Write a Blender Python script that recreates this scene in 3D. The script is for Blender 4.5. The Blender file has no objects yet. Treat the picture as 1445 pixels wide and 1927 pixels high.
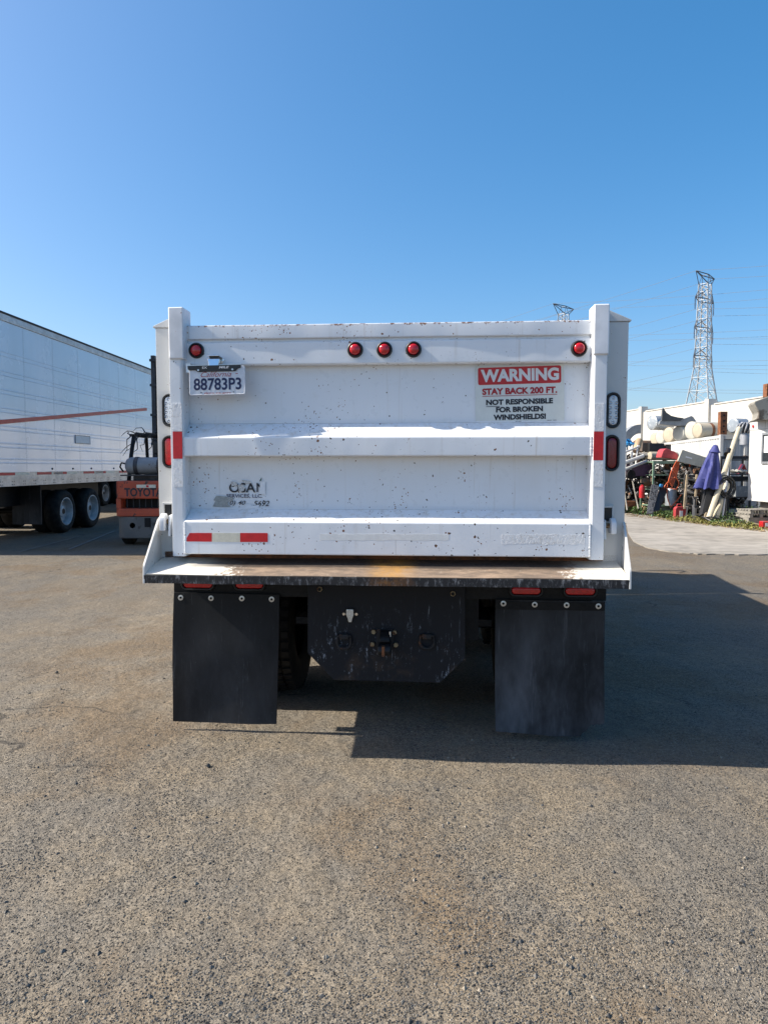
import bpy, bmesh, math, random
from mathutils import Vector, Matrix, noise
random.seed(7)
R = math.radians
S = bpy.context.scene
C = S.collection

# ------------------------------------------------------------------ camera
F, CX, CY, H = 1336.0, 722.5, 963.5, 1.56        # focal length and centre in photo pixels, eye height in metres
PITCH = math.atan(86.5 / F)
cd = bpy.data.cameras.new('camera'); cam = bpy.data.objects.new('camera', cd); C.objects.link(cam)
cd.sensor_fit = 'HORIZONTAL'; cd.sensor_width = 36.0; cd.lens = F / 1445.0 * 36.0
cd.clip_start = 0.05; cd.clip_end = 3000
cam.location = (0, 0, H); cam.rotation_euler = (math.pi / 2 - PITCH, 0, 0)
S.camera = cam

# ------------------------------------------------------------------ sky, sun, exposure
SUN_EL, SUN_AZ = R(40.8), R(-0.4)                  # sun stands to the left (-X); azimuth leans it towards the camera side
world = bpy.data.worlds.new('World'); S.world = world; world.use_nodes = True
wn = world.node_tree
bg = wn.nodes['Background']; bg.inputs['Strength'].default_value = 0.142
sky = wn.nodes.new('ShaderNodeTexSky'); sky.sky_type = 'NISHITA'; sky.sun_disc = False
sky.sun_elevation = SUN_EL; sky.sun_rotation = R(-90) - SUN_AZ
sky.altitude = 0; sky.air_density = 0.85; sky.dust_density = 2.0; sky.ozone_density = 3.0
hs = wn.nodes.new('ShaderNodeHueSaturation'); hs.inputs['Saturation'].default_value = 1.39
gm = wn.nodes.new('ShaderNodeGamma'); gm.inputs['Gamma'].default_value = 0.8
wn.links.new(sky.outputs[0], hs.inputs['Color']); wn.links.new(hs.outputs[0], gm.inputs['Color']); wn.links.new(gm.outputs[0], bg.inputs['Color'])
sd = bpy.data.lights.new('sun', 'SUN'); sd.energy = 4.7; sd.angle = R(0.53); sd.color = (1.0, 0.91, 0.78)
sun = bpy.data.objects.new('sun', sd); C.objects.link(sun)
sdir = Vector((-math.cos(SUN_EL) * math.cos(SUN_AZ), -math.cos(SUN_EL) * math.sin(SUN_AZ), math.sin(SUN_EL)))
sun.rotation_euler = sdir.to_track_quat('Z', 'Y').to_euler(); sun.location = (-20, 0, 30)
S.view_settings.view_transform = 'Standard'; S.view_settings.look = 'None'
S.view_settings.gamma = 1.0; S.view_settings.exposure = 1.0; S.view_settings.use_curve_mapping = False
S.cycles.max_bounces = 8; S.cycles.diffuse_bounces = 3; S.cycles.glossy_bounces = 3; S.cycles.transmission_bounces = 4

# ------------------------------------------------------------------ helpers: places
def ray(px, py):
    a = (px - CX) / F; b = -(py - CY) / F
    return Vector((a, math.cos(PITCH) + b * math.sin(PITCH), -math.sin(PITCH) + b * math.cos(PITCH)))
def at(px, py, Y):
    d = ray(px, py); t = Y / d.y
    return Vector((d.x * t, Y, H + d.z * t))
def on_ground(px, py):
    d = ray(px, py); t = -H / d.z
    return Vector((d.x * t, d.y * t, 0))
TO, TYAW = Vector((0.03, 3.82, 0)), R(-4.0)       # the truck's tailgate centre and heading
UX = Vector((math.cos(TYAW), math.sin(TYAW), 0)); VX = Vector((-math.sin(TYAW), math.cos(TYAW), 0))
def P(px, py, v):                                 # point of the truck's own plane v, in truck coordinates (u, v, z)
    d = ray(px, py); o = Vector((0, 0, H)) - TO
    t = (v - o.dot(VX)) / d.dot(VX); w = o + d * t
    return Vector((w.dot(UX), v, w.z))
def U(px, v, py=850): return P(px, py, v).x
def Z(py, v, px=732): return P(px, py, v).z

# ------------------------------------------------------------------ helpers: meshes
class MB:
    def __init__(s): s.v = []; s.f = []
    def add(s, vs, fs):
        b = len(s.v); s.v += [tuple(x) for x in vs]; s.f += [tuple(b + i for i in f) for f in fs]; return s
    def box(s, c, d, rot=None):
        vs = []
        for x in (-.5, .5):
            for y in (-.5, .5):
                for z in (-.5, .5):
                    p = Vector((x * d[0], y * d[1], z * d[2]))
                    if rot is not None: p = rot @ p
                    vs.append(p + Vector(c))
        return s.add(vs, [(0, 1, 3, 2), (4, 6, 7, 5), (0, 4, 5, 1), (2, 3, 7, 6), (0, 2, 6, 4), (1, 5, 7, 3)])
    def bx(s, x0, x1, y0, y1, z0, z1):
        return s.box(((x0 + x1) / 2, (y0 + y1) / 2, (z0 + z1) / 2), (abs(x1 - x0), abs(y1 - y0), abs(z1 - z0)))
    def prism(s, poly, axis, a, b, n=1, jit=None):
        k = len(poly); vs = []; fs = []
        for i in range(n + 1):
            t = a + (b - a) * i / n
            for j, (p, q) in enumerate(poly):
                c = {'x': (t, p, q), 'y': (p, t, q), 'z': (p, q, t)}[axis]
                if jit: c = jit(c, j)
                vs.append(c)
        for i in range(n):
            for j in range(k):
                j2 = (j + 1) % k
                fs.append((i * k + j, i * k + j2, (i + 1) * k + j2, (i + 1) * k + j))
        fs.append(tuple(range(k))[::-1]); fs.append(tuple(n * k + j for j in range(k)))
        return s.add(vs, fs)
    def cyl(s, p0, p1, r0, r1=None, n=16, caps=True):
        r1 = r0 if r1 is None else r1
        p0 = Vector(p0); p1 = Vector(p1); d = (p1 - p0).normalized()
        a = d.orthogonal().normalized(); b = d.cross(a)
        vs = []
        for p, r in ((p0, r0), (p1, r1)):
            for i in range(n):
                t = 2 * math.pi * i / n
                vs.append(p + (a * math.cos(t) + b * math.sin(t)) * r)
        fs = [(i, (i + 1) % n, n + (i + 1) % n, n + i) for i in range(n)]
        if caps: fs += [tuple(range(n))[::-1], tuple(range(n, 2 * n))]
        return s.add(vs, fs)
    def tube(s, pts, r, n=6, closed=False):
        pts = [Vector(p) for p in pts]; m = len(pts); vs = []
        prev = None
        for i, p in enumerate(pts):
            if closed: d = pts[(i + 1) % m] - pts[i - 1]
            else: d = pts[min(i + 1, m - 1)] - pts[max(i - 1, 0)]
            d.normalize()
            if prev is None: a = d.orthogonal().normalized()
            else:
                a = prev - d * prev.dot(d)
                a = a.normalized() if a.length > 1e-6 else d.orthogonal().normalized()
            prev = a; b = d.cross(a)
            rr = r[i] if isinstance(r, (list, tuple)) else r
            for k in range(n):
                t = 2 * math.pi * k / n; vs.append(p + (a * math.cos(t) + b * math.sin(t)) * rr)
        fs = []
        for i in range(m if closed else m - 1):
            i2 = (i + 1) % m
            for k in range(n):
                k2 = (k + 1) % n
                fs.append((i * n + k, i * n + k2, i2 * n + k2, i2 * n + k))
        if not closed: fs += [tuple(range(n))[::-1], tuple((m - 1) * n + k for k in range(n))]
        return s.add(vs, fs)
    def lathe(s, prof, o, ax, n=24):
        o = Vector(o); ax = Vector(ax).normalized(); a = ax.orthogonal().normalized(); b = ax.cross(a); k = len(prof); vs = []
        for i in range(n):
            t = 2 * math.pi * i / n; e = a * math.cos(t) + b * math.sin(t)
            for r, h in prof: vs.append(o + ax * h + e * max(r, 1e-4))
        fs = []
        for i in range(n):
            i2 = (i + 1) % n
            for j in range(k - 1): fs.append((i * k + j, i2 * k + j, i2 * k + j + 1, i * k + j + 1))
        return s.add(vs, fs)
    def rock(s, c, r, rng, squash=.6):
        vs = []
        for d in ((1, 0, 0), (0, 1, 0), (-1, 0, 0), (0, -1, 0), (0, 0, 1), (0, 0, -1), (.6, .6, .5), (-.6, -.6, .5)):
            k = r * rng.uniform(.65, 1.2); vs.append((c[0] + d[0] * k, c[1] + d[1] * k, c[2] + d[2] * k * squash))
        return s.add(vs, [(0, 1, 6), (6, 1, 4), (0, 6, 4), (1, 2, 4), (2, 3, 7), (7, 3, 4), (2, 7, 4), (3, 0, 4), (1, 0, 5), (2, 1, 5), (3, 2, 5), (0, 3, 5)])
    def build(s, name, m, parent=None, bevel=0, seg=2, smooth=True, loc=None, rot=None, ang=38):
        me = bpy.data.meshes.new(name); me.from_pydata(s.v, [], s.f)
        bm = bmesh.new(); bm.from_mesh(me)
        bmesh.ops.recalc_face_normals(bm, faces=bm.faces)
        if bevel:
            es = [e for e in bm.edges if e.is_manifold and e.calc_face_angle(0) > R(25)]
            bmesh.ops.bevel(bm, geom=es, offset=bevel, segments=seg, affect='EDGES', clamp_overlap=True, profile=.5)
        bm.to_mesh(me); bm.free()
        if smooth:
            for p in me.polygons: p.use_smooth = True
            me.set_sharp_from_angle(angle=R(ang))
        me.materials.append(MT[m] if isinstance(m, str) else m)
        o = bpy.data.objects.new(name, me); C.objects.link(o)
        if bevel and smooth: o.modifiers.new('weighted', 'WEIGHTED_NORMAL').keep_sharp = True
        if parent is not None: o.parent = parent
        if loc is not None: o.location = loc
        if rot is not None: o.rotation_euler = rot
        return o
def tag(o, label=None, cat=None, group=None, kind=None):
    if label: o['label'] = label
    if cat: o['category'] = cat
    if group: o['group'] = group
    if kind: o['kind'] = kind
    return o
def thing(name, label, cat, loc=(0, 0, 0), rz=0, group=None):
    o = bpy.data.objects.new(name, None); C.objects.link(o); o.location = loc; o.rotation_euler = (0, 0, rz)
    o.empty_display_size = .2
    return tag(o, label, cat, group)
def copy_tree(o, parent=None):
    c = o.copy(); C.objects.link(c); c.parent = parent
    for ch in list(o.children): copy_tree(ch, c)
    return c
def text(name, body, m, parent, x0, x1, z0, z1, y, off=0.0, shear=0.0):
    cu = bpy.data.curves.new('t', 'FONT'); cu.body = body; cu.size = 1; cu.offset = off; cu.shear = shear; cu.resolution_u = 4
    to = bpy.data.objects.new('t', cu); C.objects.link(to)
    dg = bpy.context.evaluated_depsgraph_get(); dg.update()
    me = bpy.data.meshes.new_from_object(to.evaluated_get(dg)); bpy.data.objects.remove(to); bpy.data.curves.remove(cu)
    xs = [v.co.x for v in me.vertices]; ys = [v.co.y for v in me.vertices]
    a, b, c, d = min(xs), max(xs), min(ys), max(ys)
    for v in me.vertices:
        v.co = (x0 + (v.co.x - a) / (b - a) * (x1 - x0), y, z0 + (v.co.y - c) / max(d - c, 1e-6) * (z1 - z0))
    me.materials.clear(); me.materials.append(MT[m]); me.name = name
    o = bpy.data.objects.new(name, me); C.objects.link(o); o.parent = parent
    return o

# ------------------------------------------------------------------ helpers: materials
MT = {}
class NT:
    def __init__(s, name):
        s.m = bpy.data.materials.new(name); s.m.use_nodes = True; s.t = s.m.node_tree
        s.b = s.t.nodes['Principled BSDF']; MT[name] = s.m
        s.co = s.t.nodes.new('ShaderNodeTexCoord').outputs['Object']
    def put(s, sock, val):
        if isinstance(val, bpy.types.NodeSocket): s.t.links.new(val, sock)
        elif isinstance(val, (tuple, list)) and len(val) == 3 and sock.type == 'RGBA': sock.default_value = (*val, 1)
        else: sock.default_value = val
    def n(s, typ, out=0, at=None, **kw):
        nd = s.t.nodes.new('ShaderNode' + typ)
        for k, v in (at or {}).items(): setattr(nd, k, v)
        for k, v in kw.items():
            key = int(k[1:]) if k[0] == 'i' and k[1:].isdigit() else k.replace('_', ' ')
            s.put(nd.inputs[key], v)
        return nd.outputs[out]
    def math(s, op, a, b=0.0): return s.n('Math', 0, {'operation': op}, i0=a, i1=b)
    def noise(s, scale, detail=3.0, rough=.55, vec=None, dist=0.0):
        return s.n('TexNoise', 0, None, Vector=vec or s.co, Scale=scale, Detail=detail, Roughness=rough, Distortion=dist)
    def vor(s, scale, out='Distance', vec=None, feat='F1'):
        return s.n('TexVoronoi', out, {'feature': feat}, Vector=vec or s.co, Scale=scale)
    def rng(s, x, a, b, c=0.0, d=1.0):
        return s.n('MapRange', 0, {'interpolation_type': 'SMOOTHSTEP'}, i0=x, i1=a, i2=b, i3=c, i4=d)
    def mix(s, f, a, b, mode='MIX'):
        nd = s.t.nodes.new('ShaderNodeMix'); nd.data_type = 'RGBA'; nd.blend_type = mode
        s.put(nd.inputs[0], f); s.put(nd.inputs[6], a); s.put(nd.inputs[7], b); return nd.outputs[2]
    def scale(s, v, vec=None):
        return s.n('Mapping', 0, None, Vector=vec or s.co, Scale=v)
    def sep(s, vec=None):
        nd = s.t.nodes.new('ShaderNodeSeparateXYZ'); s.put(nd.inputs[0], vec or s.co); return nd.outputs
    def bump(s, h, strength=.3, dist=.01, base=None):
        nd = s.t.nodes.new('ShaderNodeBump'); s.put(nd.inputs['Height'], h); nd.inputs['Strength'].default_value = strength; nd.inputs['Distance'].default_value = dist
        if base: s.put(nd.inputs['Normal'], base)
        s.t.links.new(nd.outputs[0], s.b.inputs['Normal']); return nd.outputs[0]
    def set(s, **kw):
        for k, v in kw.items(): s.put(s.b.inputs[k.replace('_', ' ')], v)
        return s
def vary(c, k): return tuple(max(0, x * k) for x in c)
def plain(name, col, rough=.5, metal=0.0, var=.25, scale=6.0, bump=0.0, bscale=40, coat=0, **kw):
    t = NT(name)
    f = t.noise(scale, 5, .65); f2 = t.noise(scale * 7, 3, .6)
    c = t.mix(t.rng(f, .3, .72), vary(col, 1 - var), vary(col, 1 + var * .6))
    c = t.mix(t.math('MULTIPLY', t.rng(f2, .45, .8), .5), c, vary(col, 1 - var * 1.3))
    t.set(Base_Color=c, Roughness=t.rng(f2, .25, .75, max(rough - .1, .04), min(rough + .12, 1)), Metallic=metal)
    if coat: t.set(Coat_Weight=coat, Coat_Roughness=.08)
    if bump: t.bump(t.noise(bscale, 4), bump, .004)
    t.set(**kw); return t
def worn(name, col, under, amount=.5, scale=9.0, rough=.45, metal=0.0, stretch=(1, 1, 1), soft=.06, var=.15, bump=.15):
    """paint with patches worn through to another colour"""
    t = NT(name); v = t.scale(stretch)
    f = t.noise(scale, 8, .72, v); g = t.noise(scale * .35, 3)
    msk = t.rng(t.math('ADD', f, t.math('MULTIPLY', g, .35)), 1.0 - amount * .6 - soft, 1.0 - amount * .6 + soft)
    c = t.mix(t.rng(t.noise(scale * .5), .3, .7), vary(col, 1 - var), vary(col, 1 + var))
    u = t.mix(t.rng(t.noise(scale * 4), .3, .7), vary(under, .55), vary(under, 1.3))
    t.set(Base_Color=t.mix(msk, c, u), Roughness=t.rng(f, .3, .7, rough, min(1, rough + .25)), Metallic=metal)
    if bump: t.bump(t.math('SUBTRACT', f, msk), bump, .004)
    return t
def paint_chipped(name, col, chips=1.0, rusty=.3, edge_rust=0.0, rough=.32, z_edge=None):
    """white truck enamel: stone chips in clusters, dust film, run-down grime"""
    t = NT(name)
    d = t.n('VectorMath', 0, {'operation': 'ADD'}, i0=t.co, i1=t.n('VectorMath', 0, {'operation': 'SCALE'}, i0=t.n('TexNoise', 1, None, Vector=t.co, Scale=60.0, Detail=2.0), Scale=.014))
    clus = t.rng(t.noise(2.6, 4, .6), .44, .62)
    total = None
    sub = t.rng(t.noise(9, 3, .6), .44, .60)
    for sc, k in ((58, .982), (118, .980)):
        nd = t.t.nodes.new('ShaderNodeTexVoronoi'); t.put(nd.inputs['Vector'], d); nd.inputs['Scale'].default_value = sc
        cc = t.sep(nd.outputs['Color'])
        pick = t.math('GREATER_THAN', t.math('ADD', cc[0], t.math('MULTIPLY', t.math('MULTIPLY', clus, sub), .50 * chips)), k + .02 * (1 - min(chips, 1)))
        size = t.math('ADD', .10, t.math('MULTIPLY', t.math('MULTIPLY', cc[1], cc[1]), .36))
        hit = t.math('MULTIPLY', pick, t.math('LESS_THAN', nd.outputs['Distance'], size))
        total = hit if total is None else t.math('MAXIMUM', total, hit)
    grime = t.rng(t.noise(3.0, 6, .7, t.scale((1.0, 1.0, .22))), .42, .85)
    c = t.mix(t.math('MULTIPLY', grime, .22), col, (.50, .45, .37))
    c = t.mix(t.math('MULTIPLY', t.rng(t.noise(14, 5, .7), .55, .8), .18), c, (.55, .53, .48))
    run = t.math('MULTIPLY', t.rng(t.noise(30, 4, .6, t.scale((1, 1, .035))), .58, .74), t.rng(t.noise(1.6, 3), .40, .66))
    c = t.mix(t.math('MULTIPLY', run, .42), c, (.36, .29, .21))
    up = t.math('MULTIPLY', t.rng(t.sep(t.t.nodes.new('ShaderNodeNewGeometry').outputs['Normal'])[2], .35, .7), t.rng(t.noise(24, 6, .75), .46, .70))
    c = t.mix(t.math('MULTIPLY', up, .40), c, (.44, .35, .24))
    scr = t.rng(t.n('TexNoise', 0, None, Vector=t.n('Mapping', 0, None, Vector=t.co, Rotation=(0, R(34), 0), Scale=(1, 1, .02)), Scale=34.0, Detail=3.0), .70, .74)
    c = t.mix(t.math('MULTIPLY', t.math('MULTIPLY', scr, t.rng(t.noise(2.1, 2), .5, .6)), .5), c, (.33, .33, .34))
    if z_edge is not None:                        # scuffed, rusting top edges
        z = t.sep()[2]
        near = t.rng(z, z_edge - .03, z_edge, 0, 1)
        er = t.rng(t.math('ADD', t.noise(26, 8, .75), t.math('MULTIPLY', near, .30 * edge_rust)), .80, .86)
        total = t.math('MAXIMUM', total, t.math('MULTIPLY', er, near))
    chipc = t.mix(t.rng(t.noise(9), .62 - rusty * .5, .70 - rusty * .5), (.050, .044, .040), (.20, .085, .035))
    t.set(Base_Color=t.mix(total, c, chipc), Roughness=t.math('ADD', t.rng(t.noise(18, 4), .3, .7, rough - .06, rough + .12), t.math('MULTIPLY', total, .3)), Coat_Weight=.15, Coat_Roughness=.2)
    t.bump(t.math('SUBTRACT', t.math('MULTIPLY', t.noise(3.5, 2), 2.5), total), .10, .012)
    return t

WHITE = (.745, .775, .81)
paint_chipped('tailgate_paint', WHITE, .85, .22)
paint_chipped('rail_paint', WHITE, 1.0, .65, 1.0, z_edge=Z(607, .02) )
paint_chipped('post_paint', (.71, .74, .775), .25, .3)
paint_chipped('body_paint', (.57, .575, .565), .12, .5)
worn('cap_paint', (.72, .74, .77), (.20, .085, .04), .30, 13, .38, soft=.015)
plain('lamp_rubber', (.012, .013, .015), .45, var=.3, scale=30)
plain('red_lens', (.52, .008, .014), .16, var=.25, scale=60, coat=.6)
plain('dark_red_lens', (.22, .006, .012), .22, var=.25, scale=60, coat=.5)
plain('clear_lens', (.72, .76, .80), .10, var=.12, scale=120, coat=.6)
plain('led_cup', (.50, .52, .55), .2, 1.0, var=.2)
plain('chrome', (.75, .76, .78), .12, 1.0, var=.1)
plain('zinc', (.62, .63, .62), .38, .85, var=.2, scale=80)
plain('black_steel', (.0065, .007, .0085), .55, var=.4, scale=9, bump=.1, Specular_IOR_Level=.25)
plain('black_plastic', (.012, .012, .013), .38, var=.2)
worn('rusty_bolt', (.28, .22, .13), (.12, .05, .02), .5, 40, .5, .5)
worn('rust', (.20, .075, .03), (.10, .045, .025), .5, 14, .85)
worn('pintle_steel', (.016, .017, .02), (.085, .035, .016), .38, 16, .5, .3)
plain('sign_white', (.66, .69, .66), .35, var=.06, scale=12)
plain('sign_red', (.50, .020, .022), .38, var=.12, scale=9)
plain('print_red', (.38, .014, .022), .45, var=.1)
plain('print_black', (.012, .013, .022), .45, var=.1)
plain('print_navy', (.010, .016, .075), .40, var=.2, scale=70)
plain('print_green', (.01, .08, .06), .5)
plain('print_white', (.70, .71, .72), .4, var=.05)
plain('tape_red', (.56, .012, .018), .45, var=.15, scale=30)
plain('tape_white', (.62, .60, .50), .35, var=.15, scale=30)
plain('plate_white', (.66, .68, .72), .28, var=.08, scale=50)
plain('decal_grey', (.36, .37, .35), .5, var=.3, scale=60)
worn('decal_torn', (.46, .45, .43), (.60, .61, .60), .55, 60, .6, soft=.03)
t = NT('peeled_tape')
f = t.vor(55, 'Distance', t.scale((1, 1, .6)), 'DISTANCE_TO_EDGE')
g = t.noise(45, 6, .7)
t.set(Base_Color=t.mix(t.math('MULTIPLY', t.rng(g, .5, .68), .55), (.74, .75, .76), (.46, .44, .40)), Roughness=.6)
t.bump(t.math('ADD', t.rng(f, 0, .08), g), .35, .002)
t = NT('rubber_flap')
x = t.sep(); dust = t.rng(t.noise(2.2, 6, .65, t.scale((1, 1, .35))), .35, .75)
low = t.math('MULTIPLY', t.rng(x[2], .95, .15, .1, 1.0), t.rng(x[0], -.5, .5, .3, 1.0))
scr = t.math('MULTIPLY', t.rng(t.noise(26, 5, .8, t.scale((1, 1, .08))), .56, .75), .35)
spk = t.math('MULTIPLY', t.rng(t.noise(70, 4, .8), .64, .74), .35)
t.set(Base_Color=t.mix(t.math('MINIMUM', t.math('ADD', t.math('MULTIPLY', dust, low), t.math('ADD', scr, spk)), 1.0), (.0065, .0078, .010), (.13, .14, .16)), Roughness=.55, Specular_IOR_Level=.22)
t.bump(t.noise(2.5, 2), .25, .02)
t = NT('apron_floor')
x = t.sep()
s1 = t.noise(6, 7, .75, t.scale((.8, 2.4, 2.4))); s2 = t.noise(38, 6, .75)
steel = t.mix(t.rng(s1, .35, .7), (.17, .132, .102), (.40, .29, .205))
steel = t.mix(t.rng(s2, .62, .72), steel, (.62, .53, .42))
ends = t.math('ADD', t.rng(t.math('ABSOLUTE', t.math('SUBTRACT', x[0], .05)), .55, 1.15), t.math('MULTIPLY', t.math('SUBTRACT', s2, .5), 1.6))
c = t.mix(t.rng(ends, .55, .72), steel, (.72, .69, .62))
gr_shade = t.rng(t.math('ADD', x[1], t.math('MULTIPLY', t.noise(11, 5, .7, t.scale((.5, 1, 1))), .05)), -.035, .005)  # dark rear band: grime, with the tailgate's shade painted into the colour
c = t.mix(t.math('MULTIPLY', gr_shade, t.rng(t.math('ABSOLUTE', x[0]), 1.15, .9, .15, .9)), c, (.05, .042, .038))
st = t.math('MULTIPLY', t.rng(t.math('ABSOLUTE', t.math('SUBTRACT', x[0], .015)), .17, .02), t.rng(t.noise(14, 5, .7), .15, .75))
c = t.mix(t.math('MULTIPLY', st, .85), c, (.46, .24, .05))
t.set(Base_Color=c, Roughness=t.rng(s2, .3, .7, .35, .65), Metallic=.15); t.bump(s2, .25, .003)
t = NT('apron_lip')
x = t.sep()
s2 = t.noise(42, 7, .8, t.scale((1, 1, .35)))
c = t.mix(t.rng(s2, .50, .64), (.012, .012, .014), (.19, .19, .195))
c = t.mix(t.math('MULTIPLY', t.rng(t.math('ABSOLUTE', t.math('SUBTRACT', x[0], .015)), .16, .03), t.rng(t.noise(30, 6, .7), .3, .75)), c, (.20, .085, .018))
t.set(Base_Color=c, Roughness=.7); t.bump(s2, .4, .003)
t = NT('hitch_plate_paint')
x = t.sep(); low = t.rng(x[2], .80, .52)
sp = t.noise(62, 6, .8, t.scale((1, 1, .32))); cl = t.rng(t.noise(7, 4, .65), .40, .66)
m1 = t.math('MULTIPLY', t.math('MULTIPLY', t.rng(sp, .56, .65), cl), low)
v1 = t.math('MULTIPLY', t.rng(t.noise(38, 5, .8, t.scale((1, 1, .06))), .63, .72), t.rng(x[2], .86, .74))
c = t.mix(t.math('MULTIPLY', t.rng(t.noise(10, 5), .5, .8), t.rng(x[2], .62, .40)), (.0125, .0135, .017), (.050, .034, .025))
c = t.mix(t.math('MINIMUM', t.math('ADD', m1, t.math('MULTIPLY', v1, .7)), 1.0), c, (.30, .335, .39))
t.set(Base_Color=c, Roughness=.6, Specular_IOR_Level=.2); t.bump(t.noise(40, 5), .2, .003)
t = NT('tyre_rubber')
t.set(Base_Color=t.mix(t.rng(t.noise(9, 5), .35, .75), (.008, .008, .009), (.024, .023, .021)), Roughness=.8, Specular_IOR_Level=.2); t.bump(t.noise(60, 3), .2, .003)

# ground: old asphalt, stones in dusty binder
t = NT('asphalt')
big = t.noise(.30, 4, .6); mid = t.noise(1.15, 5, .62, None, .4); fine = t.noise(220, 3, .6)
gco = t.n('VectorMath', 0, {'operation': 'ADD'}, i0=t.co, i1=t.n('VectorMath', 0, {'operation': 'SCALE'}, i0=t.n('TexNoise', 1, None, Vector=t.co, Scale=95.0, Detail=2.0), Scale=.016))
def stones(sc):
    nd = t.t.nodes.new('ShaderNodeTexVoronoi'); t.put(nd.inputs['Vector'], gco); nd.inputs['Scale'].default_value = sc
    return nd.outputs['Distance'], t.sep(nd.outputs['Color'])
d1, c1 = stones(96); d2, c2 = stones(205)
exposed = t.rng(t.math('ADD', t.math('MULTIPLY', mid, .65), t.math('MULTIPLY', t.noise(7, 4), .35)), .38, .62)
dirt = t.rng(t.noise(.75, 5, .6, t.scale((1, .8, 1))), .48, .62)
binder = t.mix(t.rng(big, .35, .7), (.315, .268, .200), (.225, .200, .162))
binder = t.mix(exposed, t.mix(.35, binder, (.335, .262, .172)), t.mix(.6, binder, (.215, .198, .172)))
binder = t.mix(t.math('MULTIPLY', dirt, .75), binder, (.235, .165, .094))
binder = t.mix(t.rng(fine, .35, .75), t.mix(.35, binder, (.05, .045, .04)), binder)
sc1 = t.mix(t.rng(c1[0], .10, .95), (.030, .030, .031), (.31, .285, .24))
sc2 = t.mix(t.rng(c2[1], .1, .95), (.040, .038, .036), (.36, .32, .26))
raw1 = t.math('MULTIPLY', t.rng(d1, .48, .36), t.math('GREATER_THAN', c1[2], .30))
m1 = t.math('MULTIPLY', raw1, t.rng(exposed, 0, 1, .12, 1.0))
m2 = t.math('MULTIPLY', t.rng(d2, .50, .38), t.math('GREATER_THAN', c2[2], .35))
col = t.mix(t.math('MULTIPLY', m2, .75), binder, sc2)
col = t.mix(m1, col, sc1)
pits = t.math('MULTIPLY', t.rng(t.vor(33), .17, .10), t.math('GREATER_THAN', t.sep(t.vor(33, 'Color'))[0], .80))
col = t.mix(t.math('MULTIPLY', pits, .8), col, (.035, .032, .03))
y = t.sep()
oil = t.rng(t.noise(.55, 5, .65, t.scale((1, 1.7, 1))), .58, .74)
col = t.mix(t.math('MULTIPLY', oil, .42), col, (.075, .071, .067))
lane = t.rng(t.noise(.42, 4, .6, t.n('Mapping', 0, None, Vector=t.co, Rotation=(0, 0, R(28)), Scale=(1.6, .35, 1), Location=(3.1, 1.7, 0))), .46, .66)
col = t.mix(t.math('MULTIPLY', lane, .26), col, (.105, .100, .094))
crk = t.n('TexVoronoi', 'Distance', {'feature': 'DISTANCE_TO_EDGE'}, Vector=t.n('VectorMath', 0, {'operation': 'ADD'}, i0=t.co, i1=t.n('VectorMath', 0, {'operation': 'SCALE'}, i0=t.n('TexNoise', 1, None, Vector=t.co, Scale=1.7, Detail=5.0), Scale=.9)), Scale=.33)
col = t.mix(t.math('MULTIPLY', t.rng(crk, .006, .001), t.rng(t.noise(.8, 3), .5, .62, 0, .75)), col, (.04, .037, .034))
col = t.mix(t.rng(t.noise(52, 5, .75), .40, .64, .0, .75), col, t.mix(.5, col, (.03, .027, .024)))
t.set(Base_Color=col, Roughness=.92, Specular_IOR_Level=.25)
h = t.math('ADD', t.math('MULTIPLY', raw1, t.rng(d1, .45, .0, .2, 1.0)), t.math('MULTIPLY', m2, .35))
h = t.math('SUBTRACT', t.math('ADD', h, t.math('MULTIPLY', fine, .35)), t.math('MULTIPLY', pits, 1.4))
h = t.math('ADD', h, t.math('ADD', t.math('MULTIPLY', t.noise(21, 3, .65), 1.5), t.math('MULTIPLY', t.noise(4.5, 2), 4.0)))
t.bump(h, 1.0, .011)
worn('concrete', (.285, .265, .235), (.20, .182, .155), .5, .9, .9, stretch=(.5, 1.3, 1), soft=.3)
plain('pebble', (.118, .112, .103), .85, var=.8, scale=45)
plain('pebble_pale', (.27, .235, .185), .9, var=.35, scale=45)
plain('paint_line', (.20, .20, .195), .8, var=.4, scale=9)

# ------------------------------------------------------------------ ground
def lin(a, b, n): return [a + (b - a) * i / n for i in range(n)]
xs = [-900, -400, -150, -60, -30, -18, -12] + lin(-8, 8, 130) + [8, 12, 18, 30, 60, 150, 400, 900]
ys = [-300, -60, -15, -5, -1] + lin(.8, 14, 130) + [14, 18, 26, 40, 60, 100, 180, 400, 1600]
vs = []; fs = []
for y in ys:
    for x in xs:
        k = max(0, min(1, (7.5 - abs(x)) / 3)) * max(0, min(1, (y - .8) / .5)) * max(0, min(1, (13 - y) / 3))
        z = (noise.noise(Vector((x * .9, y * .9, 3))) * .016 + noise.noise(Vector((x * 2.6, y * 2.6, 8))) * .006 - .006) * k
        vs.append((x, y, z))
nx = len(xs)
for j in range(len(ys) - 1):
    for i in range(nx - 1): fs.append((j * nx + i, j * nx + i + 1, (j + 1) * nx + i + 1, (j + 1) * nx + i))
g = MB(); g.v = vs; g.f = fs
tag(g.build('asphalt_ground', 'asphalt', ang=180), kind='structure')
def gz(x, y): return noise.noise(Vector((x * .9, y * .9, 3))) * .016 + noise.noise(Vector((x * 2.6, y * 2.6, 8))) * .006 - .006
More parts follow.
